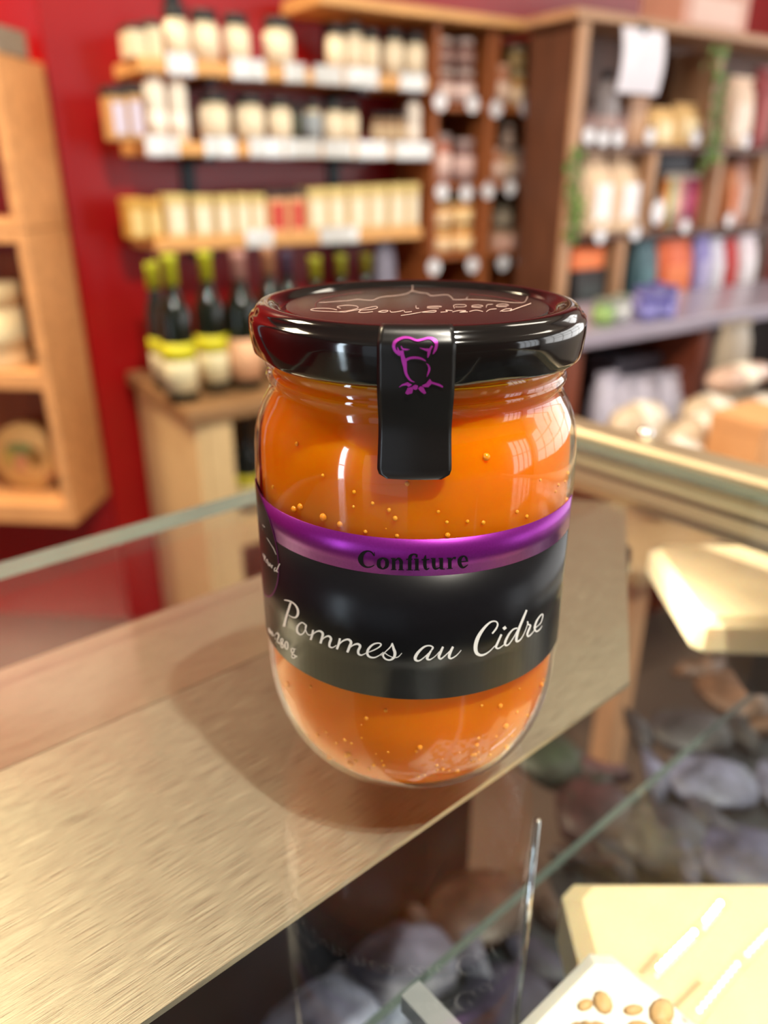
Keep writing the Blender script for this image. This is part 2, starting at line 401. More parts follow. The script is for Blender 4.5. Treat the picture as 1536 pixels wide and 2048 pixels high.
# jam just inside the glass
def inset(pr, d):
    out = []
    for i, (r, z) in enumerate(pr):
        a = Vector(pr[max(i - 1, 0)]); c = Vector(pr[min(i + 1, len(pr) - 1)]); t = (c - a).normalized()
        out.append((max(0, r - d * t.y), z + d * t.x))
    return out
jam_prof = [(0, jz(-136.5)), (jr(14), jz(-136.6))] + [p for p in inset(body[4:36], 0.0013) if p[1] > jz(-136.4)]
jam_prof = [p for p in jam_prof if p[1] < jz(-33.6)] + [(0, jz(-33.5))]
M_JAM = mat('orange_jam', (202, 106, 0), 0.2, spec=0.12, sss=1.0, sssr=(0.020, 0.0062, 0.0008), noise=0.08, scale=55, coat=0.0, bump=0.15)
jam = MB().lathe(jam_prof, 96).build('jam', M_JAM, jar)
# air bubbles pressed against the glass (a scatter too small to pick apart)
b = MB(); rr = random.Random(3)
M_BUB = mat('bubble_skin', (226, 130, 20), 0.15, spec=0.5, sss=0.6, sssr=(.004, .002, .0006))
def jam_r(z):
    for (r0, z0), (r1, z1) in zip(jam_prof, jam_prof[1:]):
        if z0 <= z <= z1 and z1 > z0: return r0 + (r1 - r0) * (z - z0) / (z1 - z0)
    return 0.03
for i in range(170):
    z = rr.choice((rr.uniform(jz(-80), jz(-50)), rr.uniform(jz(-80), jz(-62)), rr.uniform(jz(-132), jz(-108)))); th = -PI / 2 + rr.gauss(.25, .75)
    r = jam_r(z); s = rr.choice((.00022, .0003, .0004, .00045, .0007)) * rr.uniform(.8, 1.2)
    o = Vector((r * math.cos(th), r * math.sin(th), z)); vs = []; fs = []
    for a in range(1, 5):
        for c in range(8):
            p = PI * a / 5; q_ = 2 * PI * c / 8
            vs.append(o + Vector((math.sin(p) * math.cos(q_), math.sin(p) * math.sin(q_), math.cos(p))) * s)
    vs += [o + Vector((0, 0, s)), o - Vector((0, 0, s))]
    for a in range(3):
        for c in range(8): d = (c + 1) % 8; fs.append((a * 8 + c, a * 8 + 8 + c, a * 8 + 8 + d, a * 8 + d))
    for c in range(8): d = (c + 1) % 8; fs.append((32, c, d)); fs.append((33, 24 + d, 24 + c))
    b.add(vs, fs, 0, True)
tag(b.build('bubbles', M_BUB, jar), kind='stuff')

# lid: pressed metal, rolled rim, lug dents along the lower edge
M_LID = mat('black_lacquer', (13, 12, 12), 0.10, spec=0.6, coat=0.3)
M_LIDTOP = mat('black_satin_lacquer', (26, 22, 21), 0.24, spec=0.75)
lid_prof = [(0, -26.3), (28.0, -26.3), (28.6, -26.4), (29.2, -27.0), (30.0, -27.1), (30.6, -26.5), (31.6, -25.4), (33.0, -25.1), (34.4, -25.4), (35.2, -26.2),
            (35.5, -27.0), (36.1, -27.3), (36.6, -27.9), (36.8, -28.8), (36.8, -30.6), (36.6, -33.0), (36.4, -34.8), (36.2, -35.6), (35.6, -36.1), (35.0, -35.6), (35.0, -34.0), (34.6, -30.0), (34.2, -27.6), (0, -27.4)]
lid_prof = [(jr(r), jz(z)) for r, z in lid_prof]
def lid_r(r, z, t, j):
    if 15 <= j <= 20:
        k = max(0.0, math.cos(4 * (t - math.radians(205)))) ** 2
        return r - jr(1.3) * k * (j - 14) / 4 if j <= 18 else r - jr(1.3) * k
    return r
b = MB()
b.lathe(lid_prof[:3], 128, 1); b.lathe(lid_prof[2:], 128, 0, rfun=lambda r, z, t, j: lid_r(r, z, t, j + 2))
lid = b.build('lid', [M_LID, M_LIDTOP], jar)

# --- surface tracing: a pixel is laid on the real surface of revolution it falls on
def hit_rev(x, y, prof, off=0.0):
    d = ray(x, y); o = CAM - Vector((AX, AY, 0)); best = None
    for (r0, z0), (r1, z1) in zip(prof, prof[1:]):
        r0, r1 = r0 + off, r1 + off
        if abs(z1 - z0) < 1e-7:
            t = (z0 - o.z) / d.z; p = o + d * t; r = math.hypot(p.x, p.y)
            if t > 0 and min(r0, r1) <= r <= max(r0, r1) and (best is None or t < best[0]): best = (t, p)
            continue
        k = (r1 - r0) / (z1 - z0)
        A = d.x ** 2 + d.y ** 2 - (k * d.z) ** 2; c0 = r0 + k * (o.z - z0)
        Bq = 2 * (o.x * d.x + o.y * d.y - c0 * k * d.z); Cq = o.x ** 2 + o.y ** 2 - c0 * c0
        D = Bq * Bq - 4 * A * Cq
        if D < 0 or abs(A) < 1e-12: continue
        for sg in (-1, 1):
            t = (-Bq + sg * math.sqrt(D)) / (2 * A); p = o + d * t
            if t > 0 and min(z0, z1) - 1e-6 <= p.z <= max(z0, z1) + 1e-6 and (best is None or t < best[0]): best = (t, p)
    return best[1] if best else None
def spline(pts, n=6):
    out = []
    P = [pts[0]] + list(pts) + [pts[-1]]
    for i in range(1, len(P) - 2):
        for k in range(n):
            t = k / n; r = []
            for c in range(3):
                a, b_, c_, d_ = P[i - 1][c], P[i][c], P[i + 1][c], P[i + 2][c]
                r.append(.5 * (2 * b_ + (c_ - a) * t + (2 * a - 5 * b_ + 4 * c_ - d_) * t * t + (3 * b_ - a - 3 * c_ + d_) * t ** 3))
            out.append(tuple(r))
    out.append(tuple(pts[-1])); return out
def ribbons(mb, strokes, tr, surf, n=6):
    for st in strokes:
        pts = spline(st, n) if len(st) > 2 else list(st)
        L, R = [], []
        for i, (x, y, w) in enumerate(pts):
            a = pts[max(i - 1, 0)]; c = pts[min(i + 1, len(pts) - 1)]
            dx, dy = c[0] - a[0], c[1] - a[1]; l = math.hypot(dx, dy) or 1
            nx, ny = -dy / l * w / 2, dx / l * w / 2
            p, q = surf(*tr(x + nx, y + ny)), surf(*tr(x - nx, y - ny))
            if p is None or q is None: continue
            L.append(p); R.append(q)
        m = len(L)
        if m > 1: mb.add(L + R, [(i, i + 1, m + i + 1, m + i) for i in range(m - 1)])
def polys(mb, plist, tr, surf):
    for pl in plist:
        vs = [surf(*tr(x, y)) for x, y in pl]
        if all(v is not None for v in vs): mb.add(vs, [tuple(range(len(vs)))])

# --- label: thin paper sleeve around the jar
R_LAB = jr(37.72)
def z_front(y): return hit_rev(828, y, [(R_LAB, jz(-141)), (R_LAB, jz(-30))]).z
zt, zm, zb = z_front(1079), z_front(1152), z_front(1399)
th_r = math.atan2(*reversed(tuple(hit_rev(1131, 1120, [(R_LAB, jz(-141)), (R_LAB, jz(-30))]).xy)))
M_LBLACK = mat('black_satin_label', (12, 12, 15), 0.28, spec=0.2, noise=0.08, scale=900)
M_LPURP = mat('purple_foil', (116, 26, 124), 0.32, 0.7, noise=0.08, scale=2500)
M_SILVER = mat('silver_foil', (232, 232, 230), 0.30, 0.35)
M_INK = mat('black_ink', (8, 8, 9), 0.5, spec=.15)
def sleeve(z0, z1, rad, t0, t1, n=110):
    vs = []; fs = []
    for i in range(n + 1):
        t = t0 + (t1 - t0) * i / n
        for r in (rad, rad - .00012):
            for z in (z0, z1): vs.append((r * math.cos(t), r * math.sin(t), z))
    for i in range(n):
        a, c = i * 4, i * 4 + 4
        fs += [(a, c, c + 1, a + 1), (a + 2, a + 3, c + 3, c + 2), (a, a + 2, c + 2, c), (a + 1, c + 1, c + 3, a + 3)]
    fs += [(0, 1, 3, 2), (n * 4, n * 4 + 2, n * 4 + 3, n * 4 + 1)]
    return MB().add(vs, fs, 0, True)
T0 = th_r - 4.9
label = sleeve(zb, zm - .00002, R_LAB, T0, th_r).build('label', M_LBLACK, jar)
sleeve(zm + .00002, zt, R_LAB, T0, th_r).build('purple_band', M_LPURP, label)
LAB = [(R_LAB + .00008, jz(-141)), (R_LAB + .00008, jz(-30))]
surf_l = lambda x, y: hit_rev(x, y, LAB)
k1 = 5.486; tr1 = lambda x, y: (550 + x / k1, 1180 + y / k1)
k2 = 5.12; tr2 = lambda x, y: (810 + x / k2, 1200 + y / k2)
k3 = 5.908; tr3 = lambda x, y: (700 + x / k3, 1080 + y / k3)
k4 = 5.69; tr4 = lambda x, y: (505 + x / k4, 980 + y / k4)
W1 = [  # Pommes
 [(172, 138, 22), (150, 210, 24), (128, 280, 24), (110, 350, 27), (98, 402, 30)],
 [(100, 110, 8), (130, 114, 14), (180, 130, 14), (225, 168, 18), (250, 218, 24), (250, 268, 26), (226, 300, 20), (190, 298, 12), (148, 274, 6)],
 [(336, 384, 14), (300, 358, 15), (264, 376, 19), (243, 415, 23), (246, 460, 23), (276, 488, 18), (310, 475, 14), (334, 430, 14), (343, 390, 14), (336, 384, 12)],
 [(336, 392, 14), (334, 430, 14), (350, 474, 10), (375, 495, 10), (404, 485, 8)],
 [(418, 438, 20), (408, 492, 24), (390, 548, 22)],
 [(404, 505, 8), (440, 465, 14), (490, 450, 20), (523, 476, 27), (517, 522, 27), (498, 586, 26)],
 [(504, 562, 8), (545, 520, 14), (590, 506, 20), (614, 535, 27), (600, 580, 27), (598, 618, 22), (630, 632, 12), (674, 606, 8)],
 [(712, 530, 22), (700, 590, 26), (678, 650, 24)],
 [(690, 614, 8), (740, 562, 16), (800, 542, 22), (834, 572, 29), (818, 622, 29), (793, 684, 26)],
 [(800, 654, 8), (850, 610, 14), (905, 592, 22), (934, 616, 28), (914, 664, 27), (917, 700, 24), (950, 715, 14), (1002, 690, 8)],
 [(1000, 690, 8), (1060, 670, 12), (1130, 635, 14), (1164, 602, 16), (1140, 583, 14), (1080, 595, 18), (1030, 640, 25), (1012, 690, 27), (1032, 730, 22), (1085, 742, 16), (1140, 720, 10), (1190, 682, 8)],
 [(1160, 722, 6), (1220, 670, 10), (1268, 622, 13), (1286, 584, 14)],
 [(1286, 582, 14), (1300, 640, 27), (1316, 690, 32), (1304, 740, 28), (1260, 768, 18), (1210, 755, 18), (1186, 720, 20), (1204, 692, 12), (1240, 716, 8), (1300, 740, 8), (1350, 735, 9), (1392, 692, 6)]]
W2 = [  # au Cidre
 [(270, 512, 16), (286, 487, 18), (255, 468, 14), (200, 478, 18), (140, 530, 27), (106, 585, 31), (112, 616, 24), (150, 620, 14), (210, 575, 10), (266, 520, 10)],
 [(270, 515, 16), (236, 570, 27), (227, 600, 26), (256, 610, 14), (310, 575, 8), (352, 528, 8)],
 [(390, 478, 20), (362, 540, 27), (347, 580, 27), (366, 603, 18), (410, 570, 12), (482, 500, 10)],
 [(492, 478, 22), (462, 540, 28), (452, 585, 26), (476, 598, 16), (530, 565, 10), (576, 513, 6)],
 [(893, 344, 16), (935, 290, 18), (949, 245, 16), (925, 218, 14), (870, 230, 18), (800, 300, 28), (745, 390, 38), (722, 480, 40), (736, 545, 34), (790, 565, 22), (860, 530, 12), (922, 468, 8)],
 [(988, 352, 20), (952, 430, 22), (932, 482, 22), (960, 495, 14), (1010, 460, 8), (1040, 428, 6)],
 [(1006, 298, 30), (1034, 277, 30)],
 [(1152, 288, 14), (1110, 300, 14), (1065, 350, 20), (1026, 430, 24), (1032, 464, 20), (1066, 450, 12), (1120, 370, 10), (1155, 300, 8)],
 [(1246, 102, 18), (1210, 190, 24), (1165, 300, 26), (1141, 390, 26), (1147, 424, 22), (1186, 400, 12), (1230, 320, 8), (1260, 230, 8)],
 [(1255, 218, 14), (1262, 250, 16), (1285, 260, 16), (1270, 300, 20), (1252, 350, 20), (1266, 371, 16), (1310, 330, 8), (1345, 270, 8)],
 [(1336, 284, 8), (1386, 240, 8), (1408, 184, 9), (1410, 146, 12), (1385, 160, 12), (1346, 220, 18), (1327, 290, 20), (1348, 322, 15), (1384, 296, 9), (1404, 262, 4)]]
b = MB(); ribbons(b, W1, tr1, surf_l); ribbons(b, W2, tr2, surf_l)
tag(b.build('script_lettering', M_SILVER, label), 'silver script lettering reading Pommes au Cidre')
W3 = [  # Confiture
 [(284, 188, 12), (255, 147, 16), (205, 132, 18), (152, 160, 42), (123, 222, 60), (142, 282, 42), (190, 319, 22), (245, 318, 16), (288, 296, 10)],
 [(288, 142, 7), (288, 192, 9)],
 [(388, 212, 16), (346, 240, 40), (338, 277, 46), (346, 314, 40), (388, 341, 16), (430, 314, 40), (438, 277, 46), (430, 240, 40), (388, 212, 16)],
 [(516, 216, 42), (516, 350, 42)], [(482, 221, 11), (520, 219, 11)], [(484, 350, 10), (550, 350, 10)],
 [(534, 243, 12), (572, 219, 24), (602, 252, 42), (603, 300, 42), (603, 350, 42)], [(570, 352, 10), (636, 353, 10)],
 [(706, 352, 42), (706, 300, 42), (706, 230, 42), (716, 190, 36), (750, 168, 16), (786, 176, 22)], [(776, 188, 34), (800, 188, 34)],
 [(664, 228, 13), (738, 228, 13)], [(668, 355, 10), (746, 355, 10)], [(755, 228, 12), (795, 226, 12)], [(790, 222, 42), (790, 354, 42)], [(756, 356, 10), (824, 356, 10)],
 [(893, 178, 8), (886, 230, 38), (886, 310, 42), (905, 345, 26), (938, 332, 7)], [(846, 234, 14), (938, 229, 14)],
 [(990, 214, 42), (990, 300, 42), (1006, 338, 30), (1040, 336, 16), (1072, 312, 9)], [(956, 221, 11), (996, 219, 11)],
 [(1079, 213, 42), (1079, 346, 42)], [(1046, 219, 11), (1082, 217, 11)], [(1078, 346, 11), (1120, 343, 11)],
 [(1180, 212, 42), (1180, 338, 42)], [(1144, 217, 11), (1184, 214, 11)], [(1144, 340, 10), (1214, 336, 10)], [(1200, 238, 12), (1224, 212, 18), (1250, 216, 34)],
 [(1300, 260, 12), (1398, 251, 12)], [(1384, 252, 24), (1374, 212, 26), (1345, 191, 16), (1306, 216, 38), (1294, 265, 46), (1312, 310, 38), (1346, 324, 22), (1394, 292, 8)]]
b = MB(); ribbons(b, W3, tr3, surf_l)
tag(b.build('serif_lettering', M_INK, label), 'bold black serif lettering reading Confiture')
W4 = [
 [(262, 1645, 8), (282, 1626, 12), (300, 1655, 16), (288, 1695, 12), (280, 1722, 8), (300, 1738, 14), (318, 1752, 14)],
 [(336, 1690, 12), (322, 1702, 12), (326, 1732, 14), (350, 1765, 14), (348, 1792, 12), (330, 1790, 12), (326, 1762, 12), (345, 1725, 12), (346, 1702, 12), (336, 1690, 12)],
 [(386, 1720, 10), (372, 1740, 15), (373, 1790, 15), (390, 1814, 10), (402, 1790, 15), (400, 1745, 15), (386, 1720, 10)],
 [(460, 1800, 10), (441, 1812, 13), (446, 1845, 12), (466, 1850, 12), (473, 1817, 12), (460, 1800, 10)], [(474, 1806, 8), (494, 1812, 9)],
 [(448, 1846, 8), (454, 1868, 11), (485, 1885, 14), (476, 1912, 11), (450, 1906, 10), (446, 1882, 8), (456, 1868, 8)],
 [(496, 1890, 18), (506, 1899, 18)], [(246, 1650, 12), (254, 1659, 12)], [(254, 1688, 12), (262, 1697, 12)],
 [(224, 1606, 8), (226, 1648, 10), (236, 1664, 7)], [(216, 1624, 6), (238, 1636, 6)],
 [(200, 1612, 6), (214, 1626, 8), (206, 1600, 8), (198, 1606, 8), (200, 1628, 8), (212, 1640, 6)], [(186, 1568, 8), (188, 1612, 8)], [(187, 1580, 6), (194, 1582, 8), (197, 1622, 7)]]
b = MB(); ribbons(b, W4, tr4, surf_l, 4)
tag(b.build('weight_lettering', M_SILVER, label), 'small silver lettering giving the net weight 280 g')
# round emblem at the left edge of the label
pr = surf_l(*tr4(296, 800)); ph = math.atan2(pr.y, pr.x); ER = 0.0125; zc = pr.z - .0005; thc = ph - ER / R_LAB
def disc(rad_in, rad_out, off, n=64):
    b = MB(); vs = []; fs = []
    R_ = R_LAB + off
    rs = (rad_in, rad_out) if rad_in else tuple(rad_out * i / 6 for i in range(7))
    for i in range(n):
        a = 2 * PI * i / n
        for r in rs:
            t = thc + r * math.cos(a) / R_; vs.append((R_ * math.cos(t), R_ * math.sin(t), zc + r * math.sin(a)))
    k = len(rs)
    for i in range(n):
        for j in range(k - 1): fs.append((i * k + j, i * k + j + 1, ((i + 1) % n) * k + j + 1, ((i + 1) % n) * k + j))
    return b.add(vs, fs, 0, True)
emb = disc(0, ER, .00005).build('emblem', M_LBLACK, label)
disc(ER - .00018, ER + .00012, .0001).build('emblem_ring', M_LPURP, emb)
LAB2 = [(R_LAB + .00014, jz(-141)), (R_LAB + .00014, jz(-30))]
surf_e = lambda x, y: hit_rev(x, y, LAB2)
W5 = [[(112, 392, 4), (138, 424, 6)], [(163, 542, 4), (182, 574, 6), (205, 612, 4), (238, 664, 6), (268, 735, 5)],
      [(118, 722, 6), (138, 786, 8), (128, 800, 5)], [(134, 740, 6), (146, 765, 8), (138, 782, 6)],
      [(150, 820, 5), (164, 786, 6), (172, 812, 9), (160, 832, 7)], [(186, 822, 9), (178, 842, 8), (188, 862, 8), (202, 832, 6), (200, 858, 8), (210, 872, 6)],
      [(216, 850, 8), (220, 890, 8)], [(222, 866, 5), (232, 858, 9)],
      [(268, 886, 9), (250, 892, 8), (252, 924, 8), (272, 910, 6)], [(310, 838, 8), (290, 880, 9), (274, 922, 9), (292, 936, 6)]]
b = MB(); ribbons(b, W5, tr4, surf_e, 4); b.build('emblem_lettering', M_SILVER, emb)

# --- tamper seal: satin strip bent from the lid top over the rim, down on to the glass
s_prof = [(jr(r), jz(z)) for r, z in ((27.6, -26.15), (28.8, -26.2), (30.6, -26.1), (31.8, -25.2), (33.2, -24.9), (34.6, -25.2), (35.5, -25.9), (36.2, -26.8), (36.8, -27.7),
                                      (37.0, -28.8), (37.0, -31), (37.0, -34.5), (36.9, -36.6), (36.5, -39.0), (36.0, -42.0), (35.9, -44.5), (36.3, -47.5), (36.9, -50.6), (37.4, -54.5), (37.62, -58.5), (37.68, -62.5))]
def s_curve():
    P = [(r, z, 0) for r, z in s_prof]; Q = spline(P, 4); out = [(q[0], q[1]) for q in Q]; return out
SP = s_curve()
zend = hit_rev(838, 958, SP)
SP = [p for p in SP if p[1] >= zend.z] + [(SP[-1][0], zend.z)]
wl = hit_rev(752, 740, SP); wr = hit_rev(909, 740, SP)
tl, tr_ = math.atan2(wl.y, wl.x), math.atan2(wr.y, wr.x)
WS = (tr_ - tl) * jr(37.0) / 2; TC = (tl + tr_) / 2 + .004
tot = 0; arc = [0]
for p, q in zip(SP, SP[1:]): tot += math.hypot(q[0] - p[0], q[1] - p[1]); arc.append(tot)
vs = []; fs = []; NS = 14
for j, (r, z) in enumerate(SP):
    dend = tot - arc[j]; rc = 0.0018
    hw = WS - (rc - math.sqrt(max(0, rc * rc - (rc - dend) ** 2)) if dend < rc else 0)
    for layer in (0, 1):
        for i in range(NS + 1):
            t = TC + (-hw + 2 * hw * i / NS) / jr(37.0)
            ro = r - layer * .00010; vs.append((ro * math.cos(t), ro * math.sin(t), z - layer * .00005))
K = 2 * (NS + 1)
for j in range(len(SP) - 1):
    for i in range(NS):
        a = j * K + i; fs.append((a, a + 1, a + K + 1, a + K)); a += NS + 1; fs.append((a, a + K, a + K + 1, a + 1))
    for i, sgn in ((0, 1), (NS, -1)):
        a = j * K + i; fs.append((a, a + K, a + K + NS + 1, a + NS + 1))
M_SEAL = mat('black_satin_seal', (15, 14, 14), 0.30, spec=0.45, noise=0.05, scale=800)
seal = MB().add(vs, fs, 0, True).build('tamper_seal', M_SEAL, jar)
k5 = 8.533; tr5 = lambda x, y: (740 + x / k5, 640 + y / k5)
SPo = [(r + .0002, z + .00003) for r, z in SP]
surf_s = lambda x, y: hit_rev(x, y, SPo)
W6 = [
 [(520, 590, 60), (440, 535, 50), (405, 455, 50), (425, 378, 58), (500, 322, 48), (600, 296, 42), (690, 306, 38), (760, 336, 34), (820, 346, 34), (900, 328, 34), (980, 308, 34), (1060, 318, 46), (1122, 368, 62), (1134, 430, 50), (1112, 510, 46), (1074, 582, 14)],
 [(468, 462, 8), (478, 500, 22), (500, 555, 40)], [(528, 440, 8), (556, 490, 26), (616, 504, 28), (672, 500, 6)],
 [(540, 520, 60), (556, 620, 66), (585, 720, 82), (600, 820, 58), (612, 900, 48), (650, 980, 40), (700, 1035, 28), (764, 1060, 8)],
 [(600, 690, 50), (680, 652, 40), (770, 642, 40), (870, 657, 34), (952, 698, 16)],
 [(846, 474, 6), (930, 500, 30), (1000, 520, 54), (1002, 575, 46), (984, 642, 16)], [(1064, 440, 26), (1030, 495, 36), (1005, 530, 40)],
 [(962, 742, 8), (1000, 782, 28), (1012, 840, 38), (992, 912, 28), (968, 972, 6)]]
P6 = [[(485, 1155), (540, 1100), (640, 1060), (720, 1105), (660, 1145), (620, 1112), (560, 1122)],
      [(725, 1130), (770, 1105), (820, 1120), (810, 1180), (770, 1195), (730, 1175)],
      [(718, 1140), (640, 1160), (600, 1250), (640, 1275), (720, 1250), (735, 1190)],
      [(820, 1165), (860, 1130), (910, 1140), (960, 1250), (920, 1265), (850, 1210)],
      [(880, 1120), (960, 1080), (1020, 1005), (1060, 1055), (1180, 1085), (1250, 1130), (1240, 1155), (1130, 1110), (1050, 1090), (1000, 1145), (930, 1145)]]
b = MB(); ribbons(b, W6, tr5, surf_s); polys(b, P6, tr5, surf_s)
tag(b.build('chef_emblem', mat('pink_purple_foil', (186, 62, 176), 0.25, 0.7), seal), 'purple foil emblem of a tall hat and knotted scarf')

# --- raised drawing and lettering on the lid
k6 = 2.954; tr6 = lambda x, y: (580 + x / k6, 560 + y / k6)
ZL = jz(-26.22)
def surf_t(x, y): return on_z(x, y, ZL) - Vector((AX, AY, 0))
def wl_(pts, w): return [(x, y, w * .62) for x, y in pts]
W7 = [wl_([(170, 133), (230, 130), (290, 125), (340, 122), (400, 114), (440, 118), (490, 119), (520, 106), (560, 98), (620, 93), (690, 81), (720, 64), (760, 73), (812, 80), (832, 93), (880, 90), (930, 87), (958, 106), (968, 116), (1060, 115), (1160, 119), (1290, 131), (1340, 134), (1385, 130), (1405, 96)], 2.6),
      wl_([(718, 66), (724, 50), (724, 28)], 3.2), wl_([(1040, 112), (1050, 98)], 3),
      wl_([(330, 190), (240, 186), (150, 182), (122, 175), (160, 167), (230, 168), (278, 176)], 3), wl_([(285, 188), (350, 180), (400, 166), (390, 153), (330, 149), (278, 158), (300, 167)], 3),
      wl_([(330, 188), (420, 172), (500, 156), (516, 164), (480, 174), (410, 178)], 3.4), wl_([(420, 178), (405, 190), (440, 192), (490, 186)], 3.6),
      wl_([(520, 188), (550, 180), (580, 181), (560, 190), (520, 188)], 4), wl_([(590, 180), (600, 190), (640, 186), (670, 180)], 4), wl_([(675, 180), (680, 190), (720, 186)], 4),
      wl_([(655, 210), (720, 200), (800, 186), (860, 180), (850, 190), (770, 190)], 4), wl_([(890, 190), (930, 186), (920, 178), (960, 181)], 4),
      wl_([(960, 188), (1000, 180), (1040, 182), (1000, 190), (1050, 188)], 4), wl_([(1060, 186), (1100, 178), (1140, 186)], 4), wl_([(1160, 188), (1180, 174), (1220, 170)], 4),
      wl_([(1240, 186), (1270, 172), (1310, 170), (1290, 182), (1250, 184)], 4), wl_([(1300, 182), (1360, 160), (1424, 138)], 5),
      wl_([(745, 150), (745, 166), (762, 167)], 3), wl_([(815, 160), (895, 158), (870, 153), (820, 156), (815, 165), (880, 168)], 2.6),
      wl_([(972, 168), (970, 147), (1030, 146), (1042, 153), (1020, 159), (975, 159)], 2.6), wl_([(1075, 156), (1138, 155), (1120, 147), (1080, 150), (1078, 160), (1130, 163)], 2.6),
      wl_([(1160, 162), (1165, 146), (1200, 144)], 2.6), wl_([(1222, 152), (1290, 150), (1275, 142), (1230, 144), (1222, 156), (1280, 158)], 2.6)]
b = MB(); ribbons(b, W7, tr6, surf_t, 4)
tag(b.build('lid_drawing', mat('bare_line_metal', (232, 200, 186), 0.35, 0.2), lid), 'fine pale hill outline and script lettering on lid')
W8 = [wl_([(152, 165), (150, 145), (165, 125), (210, 105), (320, 85), (430, 72)], 3), wl_([(1060, 84), (1180, 95), (1290, 112), (1375, 134)], 3)]
for w8 in W8: b = MB(); ribbons(b, [w8], tr6, surf_t, 4); b.build('lid_ring_line', mat('dull_red_line', (120, 40, 50), 0.3, 0.3), lid)

# ================================================================== goods in the shop behind
def colmat(rgb, rough=0.45, **k): return mat('c_%d_%d_%d_%d' % (*rgb, int(rough * 100)), rgb, rough, noise=k.pop('noise', 0.05), **k)
CREAM, DARK, LIDC = (232, 214, 184), (30, 27, 26), (20, 18, 18)
def span(x0, x1, v, z):
    a, c = u_of(x0, v, z), u_of(x1, v, z); return (a + c) / 2, (c - a)
def z_at(x, y, v): return on_v(x, y, v)[1]
def pot(x0, x1, ytop, z, v, label, group, body=(120, 80, 50), lab=CREAM, lid=LIDC, cat='jar', name='preserve_jar', lidfrac=.16, labfrac=(.12, .72), fill=None):
    u, w = span(x0, x1, v, z); r = w / 2; h = z_at((x0 + x1) / 2, ytop, v) - z
    t = thing(name, label, cat, wp(u, v, z), WROT, group)
    h = max(h, .02); hl = h * lidfrac; rn = lambda q: round(q, 4)
    key = (rn(r), rn(h), lidfrac)
    k = h - hl
    me = shared(('pb',) + key + (body,), 'glass_body', lambda b: b.lathe([(0, 0), (r * .86, 0), (r, h * .06), (r, k * .80), (r * .95, k * .88), (r * .84, k * .93), (r * .84, k), (0, k)], 20), colmat(body, .12))
    obj('glass_body', me, t)
    me = shared(('pl',) + key + (lid,), 'lid', lambda b: b.lathe([(0, k), (r * .9, k), (r * .92, k + .15 * hl), (r * .92, h - .15 * hl), (r * .86, h), (0, h - .001)], 20), colmat(lid, .45))
    obj('lid', me, t)
    if lab:
        l0, l1 = labfrac
        me = shared(('pp',) + key + (lab, labfrac), 'paper_label', lambda b: b.lathe([(r * 1.005, k * l0), (r * 1.02, k * l0), (r * 1.02, k * l1), (r * 1.005, k * l1)], 20), colmat(lab, .55))
        obj('paper_label', me, t)
    return t
def bottle(x0, x1, ytop, z, v, label, group, glass=(22, 26, 18), foil=(170, 170, 40), lab=(228, 214, 170), band=None, slim=False, neck_ring=True):
    u, w = span(x0, x1, v, z); r = w / 2; h = z_at((x0 + x1) / 2, ytop, v) - z
    t = thing('bottle', label, 'bottle', wp(u, v, z), WROT, group)
    sh = .70 if slim else .58
    key = (round(r, 4), round(h, 4), slim)
    me = shared(('bb',) + key + (glass,), 'glass_body', lambda b: b.lathe([(0, 0), (r * .9, 0), (r, .02 * h), (r, sh * h), (r * .92, (sh + .05) * h), (r * .6, (sh + .13) * h), (r * .38, (sh + .18) * h), (r * .36, .985 * h), (0, .985 * h)], 22), colmat(glass, .1))
    obj('glass_body', me, t)
    me = shared(('bf',) + key + (foil,), 'foil_capsule', lambda b: b.lathe([(r * .40, .80 * h), (r * .42, .80 * h), (r * .40, .95 * h), (r * .44, .955 * h), (r * .44, .99 * h), (r * .36, h), (0, h)], 22), colmat(foil, .35))
    obj('foil_capsule', me, t)
    me = shared(('bl',) + key + (lab,), 'paper_label', lambda b: b.lathe([(r * 1.003, .08 * h), (r * 1.015, .08 * h), (r * 1.015, .38 * h), (r * 1.003, .38 * h)], 22), colmat(lab, .55))
    p = obj('paper_label', me, t)
    if band:
        me = shared(('bd',) + key + (band,), 'label_band', lambda b: b.lathe([(r * 1.004, .30 * h), (r * 1.03, .30 * h), (r * 1.03, .42 * h), (r * 1.004, .42 * h)], 22), colmat(band, .5))
        obj('label_band', me, p)
    return t
def carton(x0, x1, ytop, z, v, label, group, body=CREAM, top=None, front=None, depth=.06, name='carton', cat='box'):
    u, w = span(x0, x1, v, z); h = max(.01, z_at((x0 + x1) / 2, ytop, v) - z)
    t = thing(name, label, cat, wp(u, v, z), WROT, group); hl = h * .18
    key = (round(w, 4), round(h, 4), depth)
    me = shared(('cb',) + key + (body,), 'carton_body', lambda b: b.box(-w / 2, w / 2, 0, depth, 0, h - hl, ch=.002), colmat(body, .5)); obj('carton_body', me, t)
    me = shared(('ct',) + key + (top or body,), 'carton_top', lambda b: b.box(-w / 2 - .001, w / 2 + .001, -.001, depth + .001, h - hl + .0004, h, ch=.002), colmat(top or body, .5)); obj('carton_top', me, t)
    if front:
        me = shared(('cf',) + key + (front,), 'front_panel', lambda b: b.box(-w * .36, w * .36, -.0018, -.0003, h * .12, h * .7), colmat(front, .5)); obj('front_panel', me, t)
    return t
